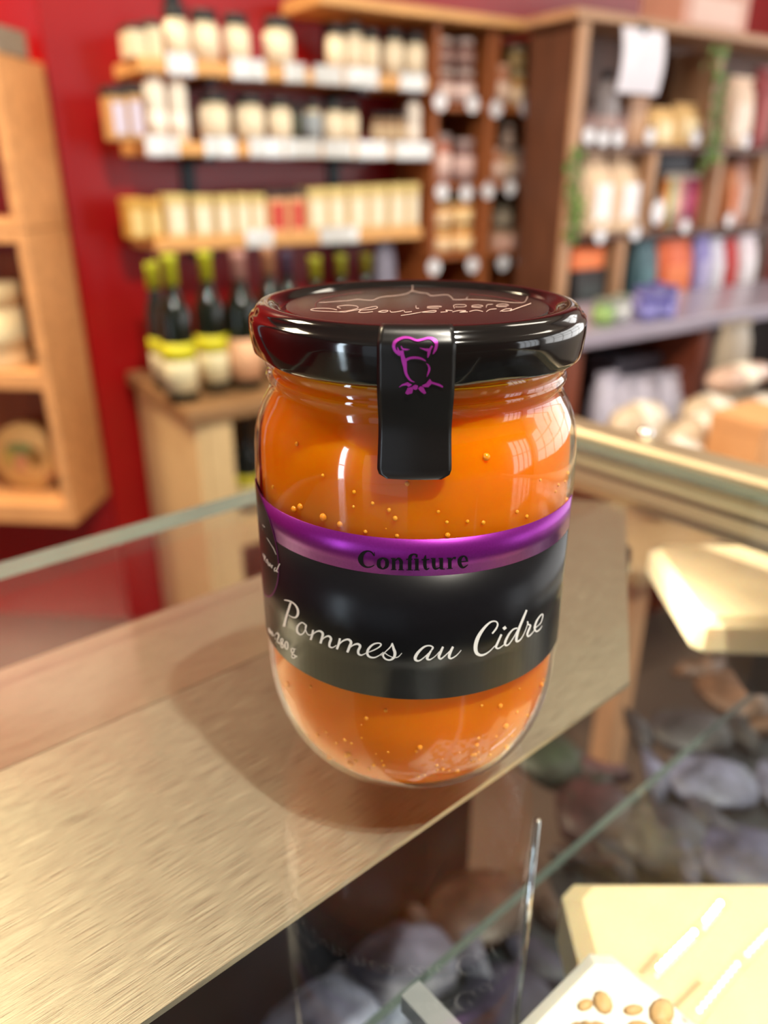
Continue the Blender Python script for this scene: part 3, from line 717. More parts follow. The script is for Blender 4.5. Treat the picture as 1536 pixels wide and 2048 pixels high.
def sachet(x0, x1, ytop, z, v, label, group, body, front=None, name='paper_bag', cat='bag', depth=.05, lean=0.0):
    """pillow shaped paper bag, folded over at the top"""
    u, w = span(x0, x1, v, z); h = max(.015, z_at((x0 + x1) / 2, ytop, v) - z)
    t = thing(name, label, cat, wp(u, v, z), WROT, group); b = MB(); d = depth
    rings = [(0, .46, .5), (.05, .5, .52), (.45, .5, .5), (.78, .48, .34), (.90, .47, .12), (1.0, .46, .05)]
    vs = []; fs = []
    for zz, a, c in rings:
        for sx, sy in ((-1, -1), (0, -1.12), (1, -1), (1, 1), (0, 1.12), (-1, 1)):
            vs.append((sx * a * w, sy * c * d + d * .55 + lean * zz * h, zz * h))
    for k in range(5):
        for i in range(6): j = (i + 1) % 6; fs.append((k * 6 + i, k * 6 + j, k * 6 + 6 + j, k * 6 + 6 + i))
    fs += [(5, 4, 3, 2, 1, 0), tuple(range(30, 36))]
    b.add(vs, fs, 0, True).build('bag_body', colmat(body, .5), t)
    MB().box(-w * .46, w * .46, d * .44 + lean * h - .006, d * .44 + lean * h + .012, h * .955, h * 1.0).build('folded_top', colmat(body, .5), t)
    if front:
        y = d * .55 - .52 * d * 1.0 - .0045
        MB().box(-w * .34, w * .34, y + lean * h * .3 - .001, y + lean * h * .3, h * .16, h * .62).build('front_label', colmat(front, .5), t)
    return t
def price_card(x0, x1, z0, z1, v, label, group):
    u, w = span(x0, x1, v, (z0 + z1) / 2)
    t = thing('price_card', label, 'price tag', wp(u, v, z0), WROT, group)
    me = shared(('pc', round(w, 3), round(z1 - z0, 3)), 'card', lambda b: b.box(-w / 2, w / 2, -.0012, 0, 0, z1 - z0), colmat((224, 219, 216), .5)); obj('card', me, t)
    me = shared(('pk', round(w, 3), round(z1 - z0, 3)), 'clear_holder', lambda b: b.box(-w / 2 - .002, w / 2 + .002, -.003, -.0018, -.002, z1 - z0 + .002).box(-w / 2 - .002, w / 2 + .002, -.003, .0005, -.004, -.0022), M_PANE); obj('clear_holder', me, t)
    return t
def round_tag(x, y, v, label, group, r=.019, oval=1.0):
    u, z = on_v(x, y, v)
    t = thing('round_price_tag', label, 'price tag', wp(u, v, z - r), WROT, group)
    def f(b):
        vs = []; n = 20
        for yy in (-.0015, 0.0):
            for i in range(n): a = 2 * PI * i / n; vs.append((r * math.cos(a), yy, r + oval * r * math.sin(a)))
        b.add(vs, [tuple(range(n)), tuple(range(2 * n - 1, n - 1, -1))] + [(i, n + i, n + (i + 1) % n, (i + 1) % n) for i in range(n)])
    obj('disc', shared(('rt', r, oval), 'disc', f, colmat((236, 234, 238), .45)), t)
    obj('clip', shared(('rc', r, oval), 'clip', lambda b: b.box(-.004, .004, -.003, .004, r * (1 + oval) - .006, r * (1 + oval) + .006), colmat((150, 150, 155), .3)), t)
    return t
def planks(t, name, lst, m):
    for (x0, x1, y0, y1, z0, z1) in lst: MB().box(x0, x1, y0, y1, z0, z1, ch=.0015).build(name, m, t)

# ---------------- three wall shelves at the left with dark uprights
SV = 1.70
Z1, Z2, Z3 = 0.335, 0.187, 0.000
us0, us1 = u_of(278, SV, Z1), u_of(868, SV, Z2)
SHN = {Z1: 'top', Z2: 'middle', Z3: 'lowest'}
for z, nm, xa, xb in ((Z1, 'top', 278, 858), (Z2, 'middle', 292, 858), (Z3, 'lowest', 312, 845)):
    a, c = u_of(xa, SV, z), u_of(xb, SV, z)
    t = thing('wall_shelf', 'pale pine wall shelf, the %s of three, on the red wall' % nm, 'shelf', wp(a, SV, z), WROT, 'pine wall shelves')
    MB().box(0, c - a, 0, V_BACK - SV - .001, -.026, 0, ch=.002).build('board', M_WOODS, t)
    for xx in (375, 668):
        ub = u_of(xx, V_BACK - .02, z) - a
        MB().box(ub - .012, ub + .012, .02, V_BACK - SV - .012, -.040, -.0265).build('bracket', M_DARKMETAL, t)
for xx, nm in ((375, 'left'), (668, 'right')):
    ub = u_of(xx, V_BACK - .008, .15)
    t = thing('shelf_upright', 'dark metal upright behind the wall shelves, the %s one' % nm, 'upright', wp(ub, V_BACK, -.06), WROT, 'shelf uprights')
    MB().box(-.016, .016, -.010, -.0005, 0, .56).build('rail', M_DARKMETAL, t)
    for zz in (Z1, Z2, Z3): MB().box(-.011, .011, -.0115, -.0102, zz - .02 + .06, zz + .06 + .03).build('slot_plate', colmat((60, 60, 62), .3), t)

def row(kind, z, v, items, word, group, **kw):
    for i, it in enumerate(items):
        x0, x1, yt = it[:3]; ov = dict(kw); ov.update(it[3] if len(it) > 3 else {})
        desc = ov.pop('desc', word)
        kind(x0, x1, yt, z, v, '%s, %s from left' % (desc, ORD[i]), group, **ov)
JV = 1.738
# top shelf
row(carton, Z1, JV - .02, [(262, 297, 48), (300, 330, 40)], 'cream carton with dark lid at the left end of top wall shelf', 'cartons on the top shelf', body=(226, 206, 170), top=(60, 50, 44))
row(pot, Z1, JV, [(334, 382, 14), (388, 440, 22), (452, 500, 30), (532, 584, 36), (656, 688, 48), (690, 724, 44), (726, 756, 58), (768, 802, 60), (810, 844, 66)],
    'cream labelled jar with dark lid on top wall shelf', 'jars on the top shelf', labfrac=(.06, .86), body=(214, 196, 164), lidfrac=.22)
# middle shelf
row(carton, Z2, JV - .02, [(228, 262, 172), (264, 294, 168)], 'lilac and orange carton with dark top on middle wall shelf', 'cartons on the middle shelf', body=(196, 150, 96), top=(44, 36, 32), front=(206, 196, 214))
row(bottle, Z2, JV, [(298, 338, 126), (344, 380, 132)], 'white squat bottle with dark cap on middle wall shelf', 'white bottles on the middle shelf', glass=(236, 224, 206), foil=(40, 44, 48), lab=(244, 234, 220), slim=True)
row(pot, Z2, JV, [(404, 460, 186), (476, 528, 190), (540, 582, 196), (586, 606, 204, dict(lab=(70, 74, 60), body=(50, 52, 44), desc='dark green jar on middle wall shelf')), (612, 642, 200, dict(lab=(150, 156, 160), desc='grey labelled jar on middle wall shelf')), (650, 688, 204), (692, 716, 206)],
    'cream labelled jar with dark lid on middle wall shelf', 'jars on the middle shelf', labfrac=(.06, .86), body=(212, 194, 160), lidfrac=.2)
row(pot, Z2, JV, [(744, 760, 226), (762, 778, 226), (780, 796, 226), (798, 812, 226)], 'tiny tan pot near the right end of middle wall shelf', 'tiny pots on the middle shelf', body=(150, 116, 84), lab=(196, 170, 136))
bottle(812, 838, 188, Z2, JV, 'slim white bottle with grey cap at right end of middle wall shelf', None, glass=(226, 214, 200), foil=(96, 104, 112), lab=(238, 226, 212), slim=True)
# lowest shelf
row(carton, Z3, JV - .02, [(264, 298, 396), (301, 330, 398)], 'gold carton at the left end of lowest wall shelf', 'gold cartons on the lowest shelf', body=(206, 158, 74), front=(226, 196, 130))
row(carton, Z3, JV - .025, [(340, 380, 388), (392, 430, 390), (438, 470, 390), (476, 504, 388), (508, 534, 388), (620, 656, 376), (660, 694, 374), (700, 736, 372), (740, 774, 370), (780, 812, 368), (816, 838, 366)],
    'tall cream packet on lowest wall shelf', 'cream packets on the lowest shelf', body=(228, 202, 152), front=(240, 226, 198), top=(214, 190, 120))
row(carton, Z3, JV - .025, [(540, 578, 380), (582, 614, 378)], 'red and cream packet on lowest wall shelf', 'red packets on the lowest shelf', body=(226, 170, 120), front=(196, 66, 52), top=(60, 46, 40))
# price cards along the shelf edges
for (z, nm, xs) in ((Z1, 'top', ((334, 388), (464, 528), (570, 610), (628, 684), (690, 756), (800, 850))), (Z2, 'middle', ((292, 356), (410, 470), (500, 566), (572, 640), (646, 706), (714, 776), (786, 862))), (Z3, 'lowest', ((492, 546), (640, 716)))):
    for i, (a, c) in enumerate(xs): price_card(a, c, z - .026, z + .010, SV - .001, 'white price card clipped to %s wall shelf edge, %s from left' % (nm, ORD[i]), 'price cards on the wall shelves')

# ---------------- cream cabinet with wine bottles on top
CV = 1.46
zc_top = -0.303
uc0 = u_of(388, CV, zc_top)
cab = thing('cream_cabinet', 'cream painted open cabinet with brown top, holding wine bottles', 'cabinet', wp(uc0, CV, FLOOR), WROT)
CW, CDp, CH = 0.74, 0.39, zc_top - FLOOR
MB().box(-.02, CW + .02, -.02, CDp, CH - .03, CH, ch=.003).build('top_board', M_BROWNTOP, cab)
MB().box(0, .02, 0, CDp, 0, CH - .031).build('side_panel', M_BEIGE, cab)
MB().box(CW - .02, CW, 0, CDp, 0, CH - .031).build('side_panel', M_BEIGE, cab)
MB().box(.021, CW - .021, CDp - .012, CDp, 0, CH - .031).build('back_panel', colmat((120, 92, 64), .6), cab)
MB().box(.0205, .075, -.004, .018, 0, CH - .031).build('stile', M_BEIGE, cab)
MB().box(CW / 2 - .03, CW / 2 + .03, -.004, .018, 0, CH - .031).build('stile', M_BEIGE, cab)
for zz in (CH - .29, .05): MB().box(.0205, CW - .021, .0185, CDp - .013, zz - .05, zz, ch=.002).build('shelf_board', M_BEIGE, cab)
yel = dict(foil=(176, 178, 36), lab=(232, 220, 176), band=(208, 200, 30))
items = [(309, 338, 524, 1.66, yel), (322, 352, 520, 1.62, yel), (336, 398, 506, 1.53, yel), (404, 460, 500, 1.57, yel)]
for i, (a, c, yt, v, kw) in enumerate(items):
    bottle(a, c, yt, zc_top, v, 'dark wine bottle with yellow foil and yellow topped label, %s from the left' % ORD[i], 'yellow foil wine bottles', **kw)
for i, (a, c, yt, v, fo, la, w) in enumerate([(464, 524, 500, 1.56, (176, 128, 118), (222, 170, 130), 'pink'), (524, 574, 494, 1.62, (170, 122, 90), (226, 206, 180), 'tan'), (560, 604, 500, 1.68, (70, 60, 84), (180, 170, 160), 'plum'),
                                              (612, 660, 512, 1.66, (150, 150, 36), (210, 200, 150), 'olive'), (664, 706, 508, 1.70, (140, 142, 40), (210, 200, 150), 'moss'), (712, 754, 506, 1.74, (132, 128, 40), (210, 200, 150), 'khaki')]):
    bottle(a, c, yt, zc_top, v, 'dark wine bottle with %s foil capsule standing on the cream cabinet' % w, 'wine bottles behind the jar', foil=fo, lab=la)
# bottles lying low inside the cabinet
for i, xx in enumerate((456, 500)):
    bottle(xx - 20, xx + 22, 838, FLOOR + CH - .289, CV + .10, 'dark bottle with yellow label inside the cream cabinet, %s from left' % ORD[i], 'bottles inside the cabinet', glass=(30, 32, 30), foil=(30, 32, 36), lab=(226, 210, 160), band=(196, 184, 40))
sachet(764, 794, 468, zc_top, 1.72, 'slate grey bag behind the lid, below the lowest wall shelf', None, (128, 124, 140))

# ---------------- orange brown crates with jars beside the wall shelves
KV = 1.70
zk = [0.455, 0.268, 0.088, -0.085, -0.27]
ka, km, kb = u_of(866, KV, .2), u_of(980, KV, .2), u_of(1080, KV, .2)
for cidx, (a, c, side) in enumerate(((ka, km - .002, 'left'), (km + .002, kb, 'right'))):
    for r_ in range(4):
        zt_, zb_ = zk[r_] - .001, zk[r_ + 1] + .001
        t = thing('wooden_crate', 'orange brown wooden crate of jars, %s column, %s row from the top' % (side, ORD[r_]), 'crate', wp(a, KV, zb_), WROT, 'crates beside the wall shelves')
        w, h, d = c - a, zt_ - zb_, V_BACK - KV - .002
        planks(t, 'side_board', [(0, .016, 0, d, 0, h), (w - .016, w, 0, d, 0, h)], M_WOODC)
        planks(t, 'floor_board', [(.0165, w - .0165, 0, d, 0, .014)], M_WOODC)
        planks(t, 'back_slat', [(.0165, w - .0165, d - .009, d, .0145 + k * (h - .015) / 3, .0145 + (k + 1) * (h - .015) / 3 - .004) for k in range(3)], M_WOODC)
MB_t = thing('top_plank', 'long pale plank lying on top of the crate wall', 'plank', wp(u_of(640, KV - .02, zk[0]), KV - .02, zk[0]), WROT)
MB().box(0, kb - u_of(640, KV - .02, zk[0]) - .03, 0, .18, 0.0005, .022, ch=.002).build('board', M_WOODS, MB_t)
MB().box(0, .02, .01, .17, .0225, .03).build('end_cleat', M_WOODS, MB_t)
JL = (214, 190, 172)
def crate_jars(r_, specs):
    z = zk[r_ + 1] + .0155
    for x0, x1, yt, kw in specs:
        kw = dict(kw); desc = kw.pop('desc'); v = kw.pop('v', KV + .036)
        pot(x0, x1, yt, kw.pop('z', z), v, desc, 'jars in the crates', **kw)
ZR = [k + .0155 for k in zk[1:]]
crate_jars(0, [(866, 901, 140, dict(desc='pink brown jar at lower left in the top left crate', body=(120, 74, 62), lab=(226, 196, 184), lid=(190, 168, 158))),
               (905, 942, 142, dict(desc='brown jar at lower right in the top left crate', body=(110, 66, 54), lab=(226, 198, 190), lid=(186, 164, 156))),
               (981, 1011, 130, dict(desc='pale pink jar in the top right crate', body=(196, 128, 96), lab=(240, 208, 186), lid=(214, 160, 130))),
               (1014, 1044, 146, dict(desc='jar with honey coloured base in the top right crate', body=(176, 120, 50), lab=(228, 196, 160), lid=(180, 160, 120)))])
def top_of(x, y, v=KV + .036): return z_at(x, y, v) + .0008
crate_jars(0, [(867, 900, 78, dict(desc='brown jar stacked at left in the top left crate', z=top_of(884, 140), body=(104, 66, 58), lab=(150, 116, 108), lid=(198, 176, 164))),
               (907, 942, 80, dict(desc='brown jar stacked at right in the top left crate', z=top_of(925, 142), body=(100, 62, 54), lab=(146, 112, 104), lid=(196, 174, 166))),
               (1014, 1044, 94, dict(desc='olive jar stacked on another in the top right crate', z=top_of(1034, 146), body=(150, 120, 70), lab=(168, 140, 92), lid=(150, 140, 118)))])
crate_jars(1, [(866, 896, 268, dict(desc='pink jar at left in the second left crate', body=(190, 120, 100), lab=(238, 204, 194), lid=(150, 128, 124))),
               (904, 941, 278, dict(desc='grey pink jar at right in the second left crate', body=(120, 84, 78), lab=(206, 172, 164), lid=(150, 128, 124))),
               (980, 1000, 296, dict(desc='pale pink jar at left in the second right crate', body=(196, 130, 96), lab=(240, 206, 188), lid=(200, 160, 140))),
               (1002, 1023, 300, dict(desc='cream jar in the middle of the second right crate', body=(190, 150, 110), lab=(196, 168, 146), lid=(150, 130, 116))),
               (1025, 1045, 296, dict(desc='taupe jar at right in the second right crate', body=(150, 120, 104), lab=(190, 160, 146), lid=(140, 122, 110)))])
crate_jars(1, [(1002, 1023, 250, dict(desc='taupe jar stacked in the second right crate', z=top_of(1013, 300), body=(110, 88, 76), lab=(160, 136, 122), lid=(150, 128, 116)))])
crate_jars(2, [(863, 896, 456, dict(desc='honey jar at lower left in the third left crate', body=(214, 140, 56), lab=(244, 212, 168), lid=(230, 196, 140))),
               (900, 938, 452, dict(desc='honey jar at lower right in the third left crate', body=(212, 136, 50), lab=(244, 210, 160), lid=(226, 190, 130)))])
crate_jars(2, [(863, 896, 402, dict(desc='honey jar stacked at left in the third left crate', z=top_of(877, 456), body=(206, 140, 64), lab=(242, 208, 164), lid=(206, 186, 150))),
               (900, 938, 398, dict(desc='honey jar stacked at right in the third left crate', z=top_of(918, 452), body=(206, 136, 56), lab=(240, 206, 150), lid=(200, 180, 140)))])
row(carton, ZR[2], KV + .012, [(990, 1008, 462), (1011, 1034, 464), (1034, 1048, 456)], 'pink or tan carton in the third right crate', 'cartons in the third right crate', body=(206, 164, 140), front=(226, 180, 164), top=(190, 150, 120))
pot(985, 1018, 410, top_of(1022, 464, KV + .012) + .004, KV + .036, 'grey green tin stacked in the third right crate', 'jars in the crates', body=(110, 98, 82), lab=(130, 116, 98), lid=(96, 86, 70))
rt = [(880, 204), (945, 208), (992, 218), (1050, 216), (884, 384), (932, 386), (976, 382), (1020, 376), (1052, 376), (868, 534), (945, 530), (1006, 526), (1040, 520)]
for i, (x, y) in enumerate(rt):
    rw = 0 if i < 4 else 1 if i < 9 else 2; k = i - (0, 4, 9)[rw]
    round_tag(x, y, KV - .004, 'round white price tag on the crate edges, %s row, %s from left' % (ORD[rw], ORD[k]), 'round price tags on the crates', r=.020)

# ---------------- big walnut shelving at the right
UV = 1.50
uu0 = u_of(1138, UV, .2); uu1 = u_of(1536, UV, .2) + .35
zs = [0.452, 0.196, -0.020, -0.235]
U = thing('walnut_shelving', 'tall dark walnut shelving of stacked boxes at the right', 'shelving', wp(uu0, UV, FLOOR), WROT)
D_ = 0.155; UWd = uu1 - uu0; o = -FLOOR
MB().box(-.004, .022, 0, D_, 0, zs[0] + o).build('side_panel', M_WOODD, U)
MB().box(-.006, .026, -.012, -.0005, 0, zs[0] + o).build('front_post', M_WOODT, U)
MB().box(-.03, UWd, -.02, D_, zs[0] + o + .001, zs[0] + o + .022, ch=.002).build('top_board', M_WOODT, U)
MB().box(.023, UWd, D_ - .012, D_, 0, zs[0] + o).build('back_panel', M_WOODD, U)
for z in zs[1:]: MB().box(.023, UWd, 0, D_ - .013, z + o - .018, z + o, ch=.002).build('shelf_board', M_WOODD, U)
for (xx, z0_, z1_) in ((1428, zs[1], zs[0]), (1300, zs[2], zs[1]), (1432, zs[2], zs[1]), (1520, zs[2], zs[1]), (1238, zs[3], zs[2])):
    a = u_of(xx, UV, (z0_ + z1_) / 2) - uu0
    MB().box(a - .012, a + .012, -.004, D_ - .013, z0_ + o + .0005, z1_ + o - .0185).build('divider', M_WOODT, U)
IV = UV + .025
# row one
bottle(1184, 1220, 140, zs[1], IV, 'grey bottle with tall black cap in the upper walnut compartment', None, glass=(150, 140, 140), foil=(24, 24, 34), lab=(176, 150, 146), slim=True)
for i, (a, c) in enumerate(((1160, 1182), (1222, 1244))):
    pot(a, c, 218, zs[1], IV, 'small mauve jar %s the grey bottle in the walnut shelving' % ('left of', 'right of')[i], 'mauve jars in the walnut shelving', body=(140, 108, 104), lab=(176, 142, 136), lid=(110, 90, 88))
carton(1252, 1288, 192, zs[1], IV, 'tan carton below the hanging white sheet', None, body=(196, 148, 112), front=(206, 160, 122))
row(sachet, zs[1], IV - .02, [(1304, 1346, 214), (1352, 1396, 206)], 'golden yellow packet in the upper walnut compartment', 'golden packets', body=(242, 200, 134), front=(250, 226, 176))
row(sachet, zs[1], IV, [(1452, 1498, 150), (1502, 1530, 130, dict(body=(150, 50, 50), front=(170, 66, 60), desc='dark red tall packet in the upper right walnut compartment'))], 'cream tall packet in the upper right walnut compartment', 'tall packets at upper right', body=(240, 210, 184), front=(248, 226, 206))
ua, za = on_v(1246, 52, UV - .03); uc, zc_ = on_v(1314, 190, UV - .03)
sh = thing('hanging_sheet', 'white paper sheet hanging from the top of the walnut shelving', 'sign', wp((ua + uc) / 2, UV - .03, zc_), WROT)
b = MB(); wsh = uc - ua; hs = za - zc_; vs = []; n = 8
for i in range(n + 1):
    for yy in (0, .0012):
        for xx in (-wsh / 2, wsh / 2): vs.append((xx, yy - .01 * math.sin(PI * i / n), hs * i / n))
fs = []
for i in range(n):
    a = i * 4; fs += [(a, a + 1, a + 5, a + 4), (a + 2, a + 6, a + 7, a + 3), (a, a + 4, a + 6, a + 2), (a + 1, a + 3, a + 7, a + 5)]
fs += [(0, 2, 3, 1), (n * 4, n * 4 + 1, n * 4 + 3, n * 4 + 2)]
b.add(vs, fs).build('paper', colmat((238, 232, 240), .6), sh)
MB().box(-.008, .008, -.003, .012, hs - .01, hs + .012).build('clip', M_DARKMETAL, sh)
# row two
row(sachet, zs[2], IV - .03, [(1180, 1226, 304), (1234, 1280, 304)], 'white paper bag with brown base in the middle walnut compartment', 'white paper bags', body=(236, 204, 170), front=(244, 240, 240), depth=.07, lean=.12)
carton(1316, 1382, 292, z_at(1346, 344, IV + .03) + .001, IV + .02, 'black box on top of the coloured tubes', None, body=(26, 26, 38), top=(30, 30, 44), front=(40, 40, 54), depth=.08)
tubes = [(226, 140, 70), (150, 170, 120), (226, 190, 170), (206, 130, 130), (150, 60, 110), (206, 70, 100)]
tn = ['orange', 'sage green', 'pale pink', 'rose', 'plum purple', 'raspberry']
for i, c in enumerate(tubes):
    x = 1314 + i * 11.5
    pot(x, x + 10.6, 346, zs[2], IV + .03, '%s slim tube in the row under the black box' % tn[i], 'coloured tubes', body=c, lab=tuple(min(255, q + 30) for q in c), lid=(200, 190, 180), name='slim_tube', cat='tube', lidfrac=.1)
row(sachet, zs[2], IV, [(1448, 1467, 330, dict(body=(206, 130, 84), front=(220, 120, 60), desc='orange packet in the right walnut compartment')), (1469, 1490, 316)], 'pale pink packet in the right walnut compartment', 'packets at middle right', body=(236, 190, 176), front=(244, 216, 206))
# row three
carton(1142, 1206, 496, z_at(1176, 540, IV) + .001, IV, 'orange packet lying on a dark box in the lowest walnut row', None, body=(226, 112, 56), front=(240, 130, 70))
carton(1144, 1208, 540, zs[3], IV, 'dark box under the orange packet', None, body=(50, 44, 44), front=(66, 70, 70), depth=.08).location += Vector((0, 0, 0))
row(sachet, zs[3], IV - .02, [(1268, 1308, 482, dict(body=(66, 96, 106), front=(86, 120, 128), desc='teal bag in the lowest walnut row')), (1312, 1376, 480, dict(body=(216, 100, 56), front=(236, 128, 76), desc='orange bag in the lowest walnut row')),
                             (1384, 1412, 470, dict(body=(140, 130, 190), front=(190, 180, 220), desc='lavender bag in the lowest walnut row')), (1414, 1440, 478, dict(body=(214, 210, 224), front=(236, 232, 240), desc='white bag in the lowest walnut row')),
                             (1444, 1468, 478, dict(body=(190, 44, 44), front=(206, 70, 64), desc='red bag in the lowest walnut row')), (1470, 1504, 470, dict(body=(234, 220, 226), front=(246, 238, 242), desc='white and pink bag in the lowest walnut row'))],
    'bag', 'bags in the lowest walnut row', body=CREAM)
rt = [(1178, 272), (1206, 276), (1236, 276), (1300, 272), (1391, 276), (1492, 282), (1200, 472), (1270, 466), (1370, 452), (1458, 440)]
for i, (x, y) in enumerate(rt):
    rw = 0 if i < 6 else 1; k = i - (0, 6)[rw]
    round_tag(x, y, UV - .012, 'round white price tag on the walnut shelving, %s row, %s from left' % (('upper', 'lower')[rw], ORD[k]), 'round price tags on the walnut shelving', r=.019)
round_tag(1316, 424, UV - .03, 'large white oval sign between the bags and the coloured tubes', None, r=.024, oval=1.35)
# things on top of the shelving
bx = carton(1362, 1490, -34, zs[0] + .0225, UV + .02, 'pale pink printed box standing on top of the walnut shelving', None, body=(214, 160, 140), front=(232, 196, 180), depth=.14)
# ivy garlands
def ivy(pts, v, label, seed):
    rr = random.Random(seed)
    P = [Vector((*on_v(x, y, v), 0)) for x, y in pts]; P = [Vector((p.x, 0, p.y)) for p in P]
    base = P[-1]; t = thing('ivy_garland', label, 'plant', wp(base.x, v, base.z), WROT, 'ivy garlands')
    P = [p - base for p in P]
    MB().tube(P, .0015, 6).build('stem', colmat((70, 80, 40), .6), t)
    b = MB()
    for i in range(len(P) - 1):
        L = (P[i + 1] - P[i]).length
        for k in range(int(L / .0022)):
            p = P[i].lerp(P[i + 1], rr.random()) + Vector((rr.gauss(0, .012), rr.gauss(0, .012), rr.gauss(0, .006)))
            a = rr.uniform(0, 6.28); s = rr.uniform(.006, .012); c, sn = math.cos(a), math.sin(a); tl = rr.uniform(-.4, .4)
            vs = [p + Vector((c * x - sn * y, tl * x + .2 * y, sn * x + c * y)) * s for x, y in ((0, -.9), (.6, -.3), (.5, .4), (0, 1), (-.5, .4), (-.6, -.3))]
            b.add(vs, [(0, 1, 2, 3, 4, 5)])
    tag(b.build('leaves', mat('ivy_green', (96, 130, 40), 0.5, noise=.4, scale=60), t), kind='stuff')
ivy([(1438, 92), (1434, 170), (1440, 230), (1424, 300), (1414, 336)], UV - .03, 'green ivy garland hanging beside the golden packets', 1)
ivy([(1150, 300), (1146, 360), (1150, 420), (1144, 490)], UV - .03, 'green ivy garland hanging beside the white paper bags', 2)

# ---------------- lavender grey worktop in front of the shelving, with open box below
TV = 1.10; ZT = -0.175
ut0 = u_of(1150, TV, ZT)
T = thing('side_table', 'long table with lavender grey top and red brown open box below', 'table', wp(ut0, TV, FLOOR), WROT)
o = -FLOOR; TW = 1.5; TD = UV - TV - .09
MB().box(0, TW, 0, TD, ZT + o - .03, ZT + o, ch=.003).build('table_top', mat('lavender_top', (150, 142, 158), 0.25, noise=.05), T)
MB().box(0, .05, 0.02, TD - .01, 0, ZT + o - .031).build('side_panel', M_WOODR, T)
a2 = u_of(1402, TV + .02, -.3) - ut0
MB().box(a2 - .02, a2 + .02, 0.02, TD - .01, 0, ZT + o - .031).build('divider', M_WOODR, T)
MB().box(TW - .05, TW, 0.02, TD - .01, 0, ZT + o - .031).build('side_panel', M_WOODR, T)
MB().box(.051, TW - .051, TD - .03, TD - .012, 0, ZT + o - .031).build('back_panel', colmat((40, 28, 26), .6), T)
MB().box(.051, a2 - .021, .03, TD - .031, .49, .508).build('shelf_board', M_WOODR, T)
zsh = FLOOR + .508
row(sachet, zsh, TV + .045, [(1196, 1232, 752), (1234, 1262, 762), (1270, 1312, 756), (1322, 1366, 748)], 'lilac white packet on the shelf below the lavender table', 'packets below the table', body=(206, 200, 216), front=(226, 222, 236))
carton(1215, 1325, 716, zsh, TV + .12, 'long grey box behind the packets below the lavender table', None, body=(120, 120, 134), front=(160, 160, 176), depth=.09)
row(pot, ZT, TV + .12, [(1268, 1292, 574), (1296, 1318, 566), (1322, 1346, 572)], 'violet topped small jar on the lavender table', 'violet jars on the table', body=(110, 104, 150), lab=(140, 134, 186), lid=(80, 70, 140))
row(pot, ZT, TV + .05, [(1278, 1304, 596), (1312, 1340, 596)], 'blue violet small jar at front of the lavender table', 'violet jars at front', body=(96, 92, 150), lab=(130, 126, 190), lid=(70, 66, 150))
row(pot, ZT, TV + .06, [(1190, 1218, 598), (1222, 1250, 590, dict(body=(150, 150, 150), lab=(190, 190, 190), desc='grey small jar on the lavender table'))], 'green small jar on the lavender table', 'green and grey jars on the table', body=(110, 140, 80), lab=(140, 170, 100), lid=(120, 124, 110))
sachet(1432, 1484, 650, -.40, 1.035, 'tall cream paper bag standing in front of the lavender table', None, (150, 136, 118), (164, 150, 130), depth=.04)

# ---------------- low table with cream packages beside the counter
LV0, LV1, ZLW = 0.62, 1.085, -0.40
ul = 0.86
Lt = thing('low_table', 'low tan wooden display table behind the counter end', 'table', wp(ul, LV0, FLOOR), WROT)
MB().box(0, .9, 0, LV1 - LV0, ZLW - FLOOR - .03, ZLW - FLOOR - .0005, ch=.003).build('table_top', mat('olive_tan_top', (150, 126, 94), .4, noise=.1), Lt)
for x, y in ((.03, .03), (.83, .03), (.03, LV1 - LV0 - .07), (.83, LV1 - LV0 - .07)): MB().box(x, x + .04, y, y + .04, 0, ZLW - FLOOR - .031).build('leg', M_WOODT, Lt)
def pack(x0, x1, yb, h, v, label, body, front):
    u, z = on_v((x0 + x1) / 2, yb, v); _, w = span(x0, x1, v, z)
    return u, w, z
def parcel(x0, x1, ytop, z, v, label, body=(198, 176, 148), shine=.3, depth=.07):
    """soft wrapped parcel lying flat, ends twisted"""
    u, w = span(x0, x1, v, z); h = max(.02, z_at((x0 + x1) / 2, ytop, v) - z)
    t = thing('wrapped_parcel', label, 'parcel', wp(u, v, z), WROT, 'cream parcels on the low table')
    b = MB(); vs = []; fs = []; n = 9; m = 12
    for i in range(n):
        s = -1 + 2 * i / (n - 1); k = (1 - abs(s) ** 4) ** .5 if abs(s) < 1 else 0.0; k = max(k, .12)
        for j in range(m):
            a = 2 * PI * j / m; vs.append((s * w / 2, depth / 2 + depth / 2 * k * math.cos(a), h * .5 + h * .5 * k * math.sin(a)))
    for i in range(n - 1):
        for j in range(m): q_ = (j + 1) % m; fs.append((i * m + j, i * m + q_, i * m + m + q_, i * m + m + j))
    fs += [tuple(range(m)), tuple(range((n - 1) * m, n * m))]
    b.add(vs, fs, 0, True).build('wrapped_body', mat('cream_wrap_%d' % body[0], body, shine, noise=.08, coat=.4), t)
    b = MB()
    b.lathe([(depth * .515, -w * .1), (depth * .53, -w * .1), (depth * .53, w * .1), (depth * .515, w * .1)], 20)
    o_ = b.build('paper_band', colmat((238, 226, 208), .5), t); o_.rotation_euler = (0, PI / 2, 0); o_.location = (0, depth / 2, h * .5); o_.scale = (h / depth, 1, 1)
    return t
P_ = [(1246, 1350, 822, 0.84, ZLW, 'left'), (1352, 1478, 842, 0.80, ZLW, 'middle')]
parcel(1240, 1346, 818, ZLW, 0.93, 'cream wrapped parcel at the left of the low table')
parcel(1350, 1480, 846, ZLW, 0.80, 'cream wrapped parcel in the middle of the low table')
parcel(1310, 1420, 900, ZLW, 0.70, 'cream wrapped parcel nearest the counter rail')
st = carton(1396, 1540, 860, ZLW, 0.93, 'tan tray carrying parcels on the low table', None, body=(176, 146, 112), depth=.09)
zt2 = z_at(1468, 860, 0.93) + .001
